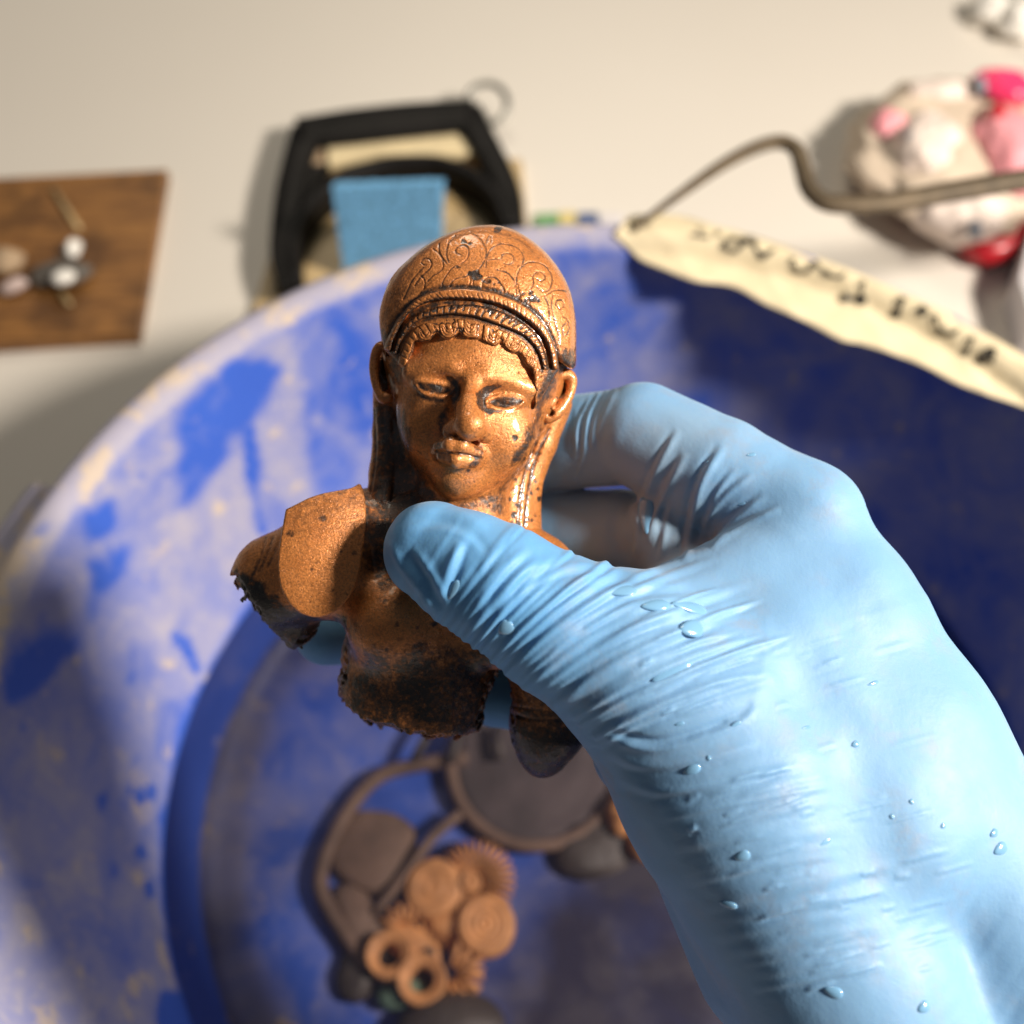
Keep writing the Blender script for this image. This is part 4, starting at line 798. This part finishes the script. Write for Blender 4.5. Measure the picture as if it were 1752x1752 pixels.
# sponge: standing block
B = on(590, 478, .5); B2 = on(752, 462, .5)
def zat(px, py, y): 
    a, b = on(px, py, 0), on(px, py, 5); return 5 * (y - a[1]) / (b[1] - a[1])
zt_ = zat(568, 316, B[1] + .5); n = 26; V, Fc = [], []
T1, T2 = on(568, 322, zt_), on(757, 315, zt_); bk = np.array([.1, .45, 0])
def quadgrid(a, b, c, d, nx, ny):
    k = len(V)
    for i in range(nx + 1):
        for j in range(ny + 1):
            u, v = i / nx, j / ny; V.append((a * (1 - u) + b * u) * (1 - v) + (d * (1 - u) + c * u) * v)
    for i in range(nx):
        for j in range(ny): Fc.append([k + i * (ny + 1) + j, k + (i + 1) * (ny + 1) + j, k + (i + 1) * (ny + 1) + j + 1, k + i * (ny + 1) + j + 1])
quadgrid(B, B2, T2, T1, 40, 40); quadgrid(T1, T2, T2 + bk, T1 + bk, 40, 10); quadgrid(B + bk, B, T1, T1 + bk, 10, 40); quadgrid(B2, B2 + bk, T2 + bk, T2, 10, 40); quadgrid(B2 + bk, B + bk, T1 + bk, T2 + bk, 20, 20)
V = np.array(V); V += .07 * np.stack([fbm(V * 5, 3, 61), fbm(V * 5, 3, 62), fbm(V * 5, 3, 63)], 1)
tag(mesh('sponge', V, Fc, M['sponge'], base=(B + B2) / 2), 'bright blue foam sponge block standing inside the black arched band', 'sponge')
c = on(833, 178, 1.5); d_ = np.linalg.norm(c - CAM); r0 = 33 * d_ / F; e1 = RT; e2 = UP; th_ = np.linspace(0, 2 * math.pi, 41)[:-1]
V, Fc = [], []
for t in th_:
    for u in np.linspace(0, 2 * math.pi, 9)[:-1]: rr = r0 + .22 * math.cos(u); V.append(c + rr * (math.cos(t) * e1 + math.sin(t) * e2) + .14 * math.sin(u) * -fwd)
Fc = [[i * 8 + j, i * 8 + (j + 1) % 8, ((i + 1) % 40) * 8 + (j + 1) % 8, ((i + 1) % 40) * 8 + j] for i in range(40) for j in range(8)]
tag(mesh('metal_ring', V, Fc, M['greymetal'], base=c - [0, 0, r0]), 'grey metal ring leaning on the corner of the black frame', 'ring')
# ------------------------------------------------------------------ bag of wrappers, tissue, tub and packet on the right
bg = thing('plastic_bag', on(1640, 330, 0), 'crumpled plastic bag of pink, white and red packets beyond the bent rod', 'bag')
def bpart(name, px, py, z, rx, ry, rz, mat, rot=0, seed=0, amp=.25):
    c = on(px, py, z); dd = np.linalg.norm(c - CAM) / F; V, Q = sphere((0, 0, 0), (rx * dd, ry * dd * 1.35, rz), 64, 40, amp, 1.6, seed, rot); L_ = np.linalg.norm(V, axis=1, keepdims=True); rg = 1 - np.abs(fbm(V * .75 + seed, 3, seed + 3)) * 2.2; rg2 = 1 - np.abs(fbm(V * 1.7 + seed, 2, seed + 7)) * 2.2
    V = V * (1 + .07 * rg + .03 * rg2)[:, None] * .9 + c; return mesh(name, V, Q, mat, bg)
bpart('bag_body', 1650, 262, 2.2, 185, 128, 2.2, M['khaki'], -.45, 3, .28)
bpart('white_packet', 1585, 265, 3.0, 58, 58, 1.9, M['packet'], -.3, 5); bpart('white_packet', 1612, 160, 3.6, 58, 18, .8, M['packet'], -.1, 6); bpart('white_packet', 1640, 360, 2.2, 75, 46, 1.9, M['packet'], -.5, 7)
bpart('pink_packet', 1730, 262, 3.6, 70, 66, 1.7, M['pinkfilm'], .2, 8); bpart('pink_packet', 1515, 232, 2.6, 34, 26, 1.5, M['pinkfilm'], .6, 9); bpart('bright_pink_packet', 1722, 148, 4.4, 50, 22, .8, M['hotpink'], -.5, 10); bpart('red_fold', 1700, 205, 4.4, 14, 30, .7, M['red'], -.5, 12)
for x, y, z in ((1676, 146, 4.5), (1556, 240, 4.2), (1668, 392, 3.2)): bpart('printed_spot', x, y, z, 10, 12, .5, M['greyblue'], 0, 13)
P = spline([on(*q) for q in ((1470, 262, .6), (1520, 325, .6), (1570, 372, .7), (1630, 405, .8), (1665, 425, .9), (1700, 428, 1.0), (1735, 408, 1.2), (1790, 390, 1.2))], 6); V, Fc = tube(P, np.interp(np.arange(len(P)), [0, 20, 26, len(P)], [.25, .35, .8, .9]), 12); mesh('red_seam', V, Fc, M['red'], bg)
tw = thing('tissue', on(1735, 40, 0), 'crumpled white tissue in the far right corner of the table', 'tissue')
for x, y, z, r, sd in ((1702, 18, 1.0, (1.5, 1.1, 1.0), 3), (1738, 34, 1.1, (1.3, 1.5, 1.1), 4), (1765, 5, 1.4, (1.8, 1.8, 1.4), 5)):
    c = on(x, y, z); V, Q = sphere(c, r, 30, 20, .45, 2, sd); mesh('fold', V, Q, M['white'], tw)
slab('grey_tub', [(1744, 420), (1716, 530), (1738, 612), (1860, 660), (1900, 420)], .0, 2.4, M['greywhite'], 'grey plastic tub edge showing at the right behind the tape label', 'tub', 'tub_body')
pk = thing('printed_card', on(990, 385, 0), 'strip of printed card with coloured blocks just behind the far rim', 'card')
for px, mt, nm in (([(915, 372), (955, 370), (955, 402), (915, 402)], 'green', 'green_block'), ([(956, 368), (985, 367), (985, 402), (956, 402)], 'yellow', 'yellow_block'), ([(988, 370), (1022, 369), (1022, 402), (988, 402)], 'navy', 'navy_block'), ([(1024, 371), (1066, 372), (1066, 402), (1024, 402)], 'greywhite', 'pale_block')):
    V, Fc = prism([on(a, b, 0.01) for a, b in px], .3); mesh(nm, V, Fc, M[mt], pk, smooth=False)
# ------------------------------------------------------------------ finds lying under water
def disc(name, px, py, z, rpx, h_, mat, parent, rings=4, hole=0, tilt=(0, 0)):
    c = on(px, py, z); R0 = rpx * np.linalg.norm(c - CAM) / F; pr = []
    if hole: pr += [(hole * R0, -h_), (hole * R0, h_ * .85)]
    else: pr += [(.01, h_ * 1.25)]
    for k in range(rings * 4 + 1): 
        f = (k + .5) / (rings * 4 + 1); f = hole + .08 * (hole > 0) + (1 - hole - .08) * f; pr.append((R0 * f, h_ * (1 + .16 * math.cos(f * rings * 2 * math.pi))))
    pr += [(R0, h_ * .6), (R0, -h_)]
    V, Q = lathe(pr[::-1], 40); V[:, 2] += V[:, 0] * tilt[0] + V[:, 1] * tilt[1]; V = V + c; return mesh(name, V, Q, mat, parent)
def petal_ring(px, py, z, r0, r1, n, h_, mat, parent, a0=0, a1=2 * math.pi, name='petal', wf=.85):
    c = on(px, py, z); s_ = np.linalg.norm(c - CAM) / F; 
    for k in range(n):
        a = a0 + (a1 - a0) * (k + .5) / n; u = np.array([math.cos(a), math.sin(a), 0]); v_ = np.array([-u[1], u[0], 0]); W = (r0 + r1) / 2 * s_ * (a1 - a0) / n * wf * .5
        V = [c + u * r0 * s_ - v_ * W * .6, c + u * r0 * s_ + v_ * W * .6, c + u * r1 * .8 * s_ + v_ * W, c + u * r1 * s_ + v_ * W * .4, c + u * r1 * s_ - v_ * W * .4, c + u * r1 * .8 * s_ - v_ * W]
        top = [p + [0, 0, h_ * .6] for p in V]; rg = [c + u * r0 * s_ + [0, 0, h_ * .8], c + u * r1 * .9 * s_ + [0, 0, h_]]
        VV = V + top + rg; mesh(name, VV, [[0, 1, 7, 6], [1, 2, 8, 7], [2, 3, 9, 8], [3, 4, 10, 9], [4, 5, 11, 10], [5, 0, 6, 11], [7, 8, 13, 12], [8, 9, 13], [9, 10, 13], [10, 11, 13], [11, 6, 12, 13], [6, 7, 12]], mat, parent)
ro = thing('rosette_ornament', on(790, 1540, .3), 'golden brown rosette ornament with petals and two coiled discs under water', 'ornament')
disc('coiled_disc', 742, 1521, 1.1, 47, .35, M['terra'], ro, 3, 0, (.1, .05)); disc('coiled_disc', 831, 1584, 1.1, 47, .35, M['terra'], ro, 4, 0, (-.1, .1))
disc('boss', 806, 1512, 1.2, 17, .45, M['terra'], ro, 1); disc('backing_disc', 792, 1540, .6, 56, .3, M['terra'], ro, 1); petal_ring(812, 1508, .95, 14, 66, 26, .5, M['terra'], ro, -.9, 4.6, 'petal', .75)
c = on(768, 1580, .8); V, Q = sphere(c, (.9, .6, .4), 24, 14, .15, 1, 2, -.5); mesh('leaf', V, Q, M['terra'], ro)
tu = thing('tube_ornament', on(700, 1640, .3), 'golden brown ornament of two open tubes with tabs under water', 'ornament')
for x, y, r in ((668, 1638, 37), (723, 1680, 39)):
    disc('tube', x, y, 1.0, r, .6, M['terra'], tu, 1, .5); disc('tube_bore', x, y, .6, r * .52, .3, M['hole'], tu, 1)
petal_ring(738, 1662, .45, 40, 84, 30, .4, M['terra'], tu, -1.7, 3.2, 'tooth', .7); petal_ring(690, 1588, .8, 8, 38, 5, .5, M['terra'], tu, .5, 3.1, 'tab', .8); petal_ring(770, 1668, .8, 12, 52, 7, .5, M['terra'], tu, -1.6, 1.5, 'tab', .8); c = on(705, 1618, .7)
V, Q = sphere(c, (1.2, .7, .45), 24, 14, .2, 1.3, 5, -.6); mesh('plate', V, Q, M['terra'], tu); disc('small_bore', 735, 1632, 1.05, 9, .25, M['hole'], tu, 1); disc('small_bore', 700, 1635, 1.15, 8, .25, M['hole'], tu, 1)
fo = thing('curved_fitting', on(600, 1460, .3), 'muddy brown curved bronze fitting with a long bent rim under water', 'fitting')
P = spline([on(x, y, .9) for x, y in ((800, 1296), (720, 1308), (650, 1328), (600, 1380), (562, 1450), (548, 1510), (566, 1560), (600, 1610), (628, 1660))], 6); V, Fc = tube(P, .30, 12); mesh('bent_rim', V, Fc, M['mud'], fo)
c = on(645, 1460, .6); V, Q = sphere(c, (1.9, 1.6, .35), 36, 20, .25, 1.5, 9, -.5); mesh('plate', V, Q, M['mud'], fo); c = on(610, 1580, .7); V, Q = sphere(c, (.9, 1.4, .4), 30, 18, .3, 1.5, 4, .5); mesh('lobe', V, Q, M['mud'], fo)
P = [on(640, 1565, .8), on(705, 1480, 1.1), on(742, 1430, 1.2), on(788, 1392, 1.2)]; V, Fc = tube(spline(P, 5), .22, 10); tag(mesh('bronze_pin', V, Fc, M['mud'], base=P[0]), 'thin straight bronze pin lying across the curved fitting under water', 'pin')
di = thing('bronze_disc', on(920, 1310, .3), 'muddy round bronze disc with raised rim under water below the broken arm', 'disc')
disc('disc_plate', 915, 1305, .7, 140, .2, M['silt_dark'], di, 2); c = on(915, 1305, .8); R0 = 140 * np.linalg.norm(c - CAM) / F; t_ = np.linspace(0, 2 * math.pi, 49); V, Fc = tube([c + [R0 * math.cos(t), R0 * math.sin(t), .1] for t in t_], .26, 10, cap=False); mesh('raised_rim', V, Fc, M['mud'], di)
for k, (x0, y0, x1, y1) in enumerate(((742, 1236, 708, 1300), (790, 1240, 770, 1305), (850, 1245, 856, 1300))):
    V, Fc = tube([on(x0, y0, 1.4), on((x0 + x1) / 2, (y0 + y1) / 2, 1.5), on(x1, y1, 1.4)], .2, 10); tag(mesh('bronze_strip', V, Fc, M['dark'], base=on(x0, y0, .3)), ('leftmost of three dark bronze strips under water below the torso', 'middle one of three dark bronze strips under water below the torso', 'rightmost of three dark bronze strips under water, beside the arm stump')[k], 'strip', 'dark bronze strips in the water')
lump('terracotta_lump', 1068, 1392, 1.3, (.7, .9, .7), M['terra'], 'orange terracotta lump under water at the edge of the glove, farther one', 'fragment', seed=2); lump('terracotta_lump', 1098, 1438, 1.2, (.6, .8, .6), M['terra'], 'orange terracotta lump under water at the edge of the glove, nearer one', 'fragment', seed=6)
lump('dark_lump', 1020, 1452, .7, (1.5, 1.2, .5), M['dark'], 'dark lump under water beside the orange terracotta lumps', 'fragment', seed=5)
lump('dark_bowl', 772, 1765, 1.0, (2.0, 1.3, .9), M['dark'], 'dark rounded vessel under water at the bottom edge of the picture', 'vessel', seed=4, amp=.1)
lump('green_lump', 688, 1700, .8, (1.1, .5, .4), M['verdigris'], 'green corroded lump under water beside the two open tubes', 'fragment', seed=8)
lump('dark_fragment', 612, 1665, .6, (.8, 1.0, .4), M['dark'], 'dark fragment under water left of the two open tubes', 'fragment', seed=9)
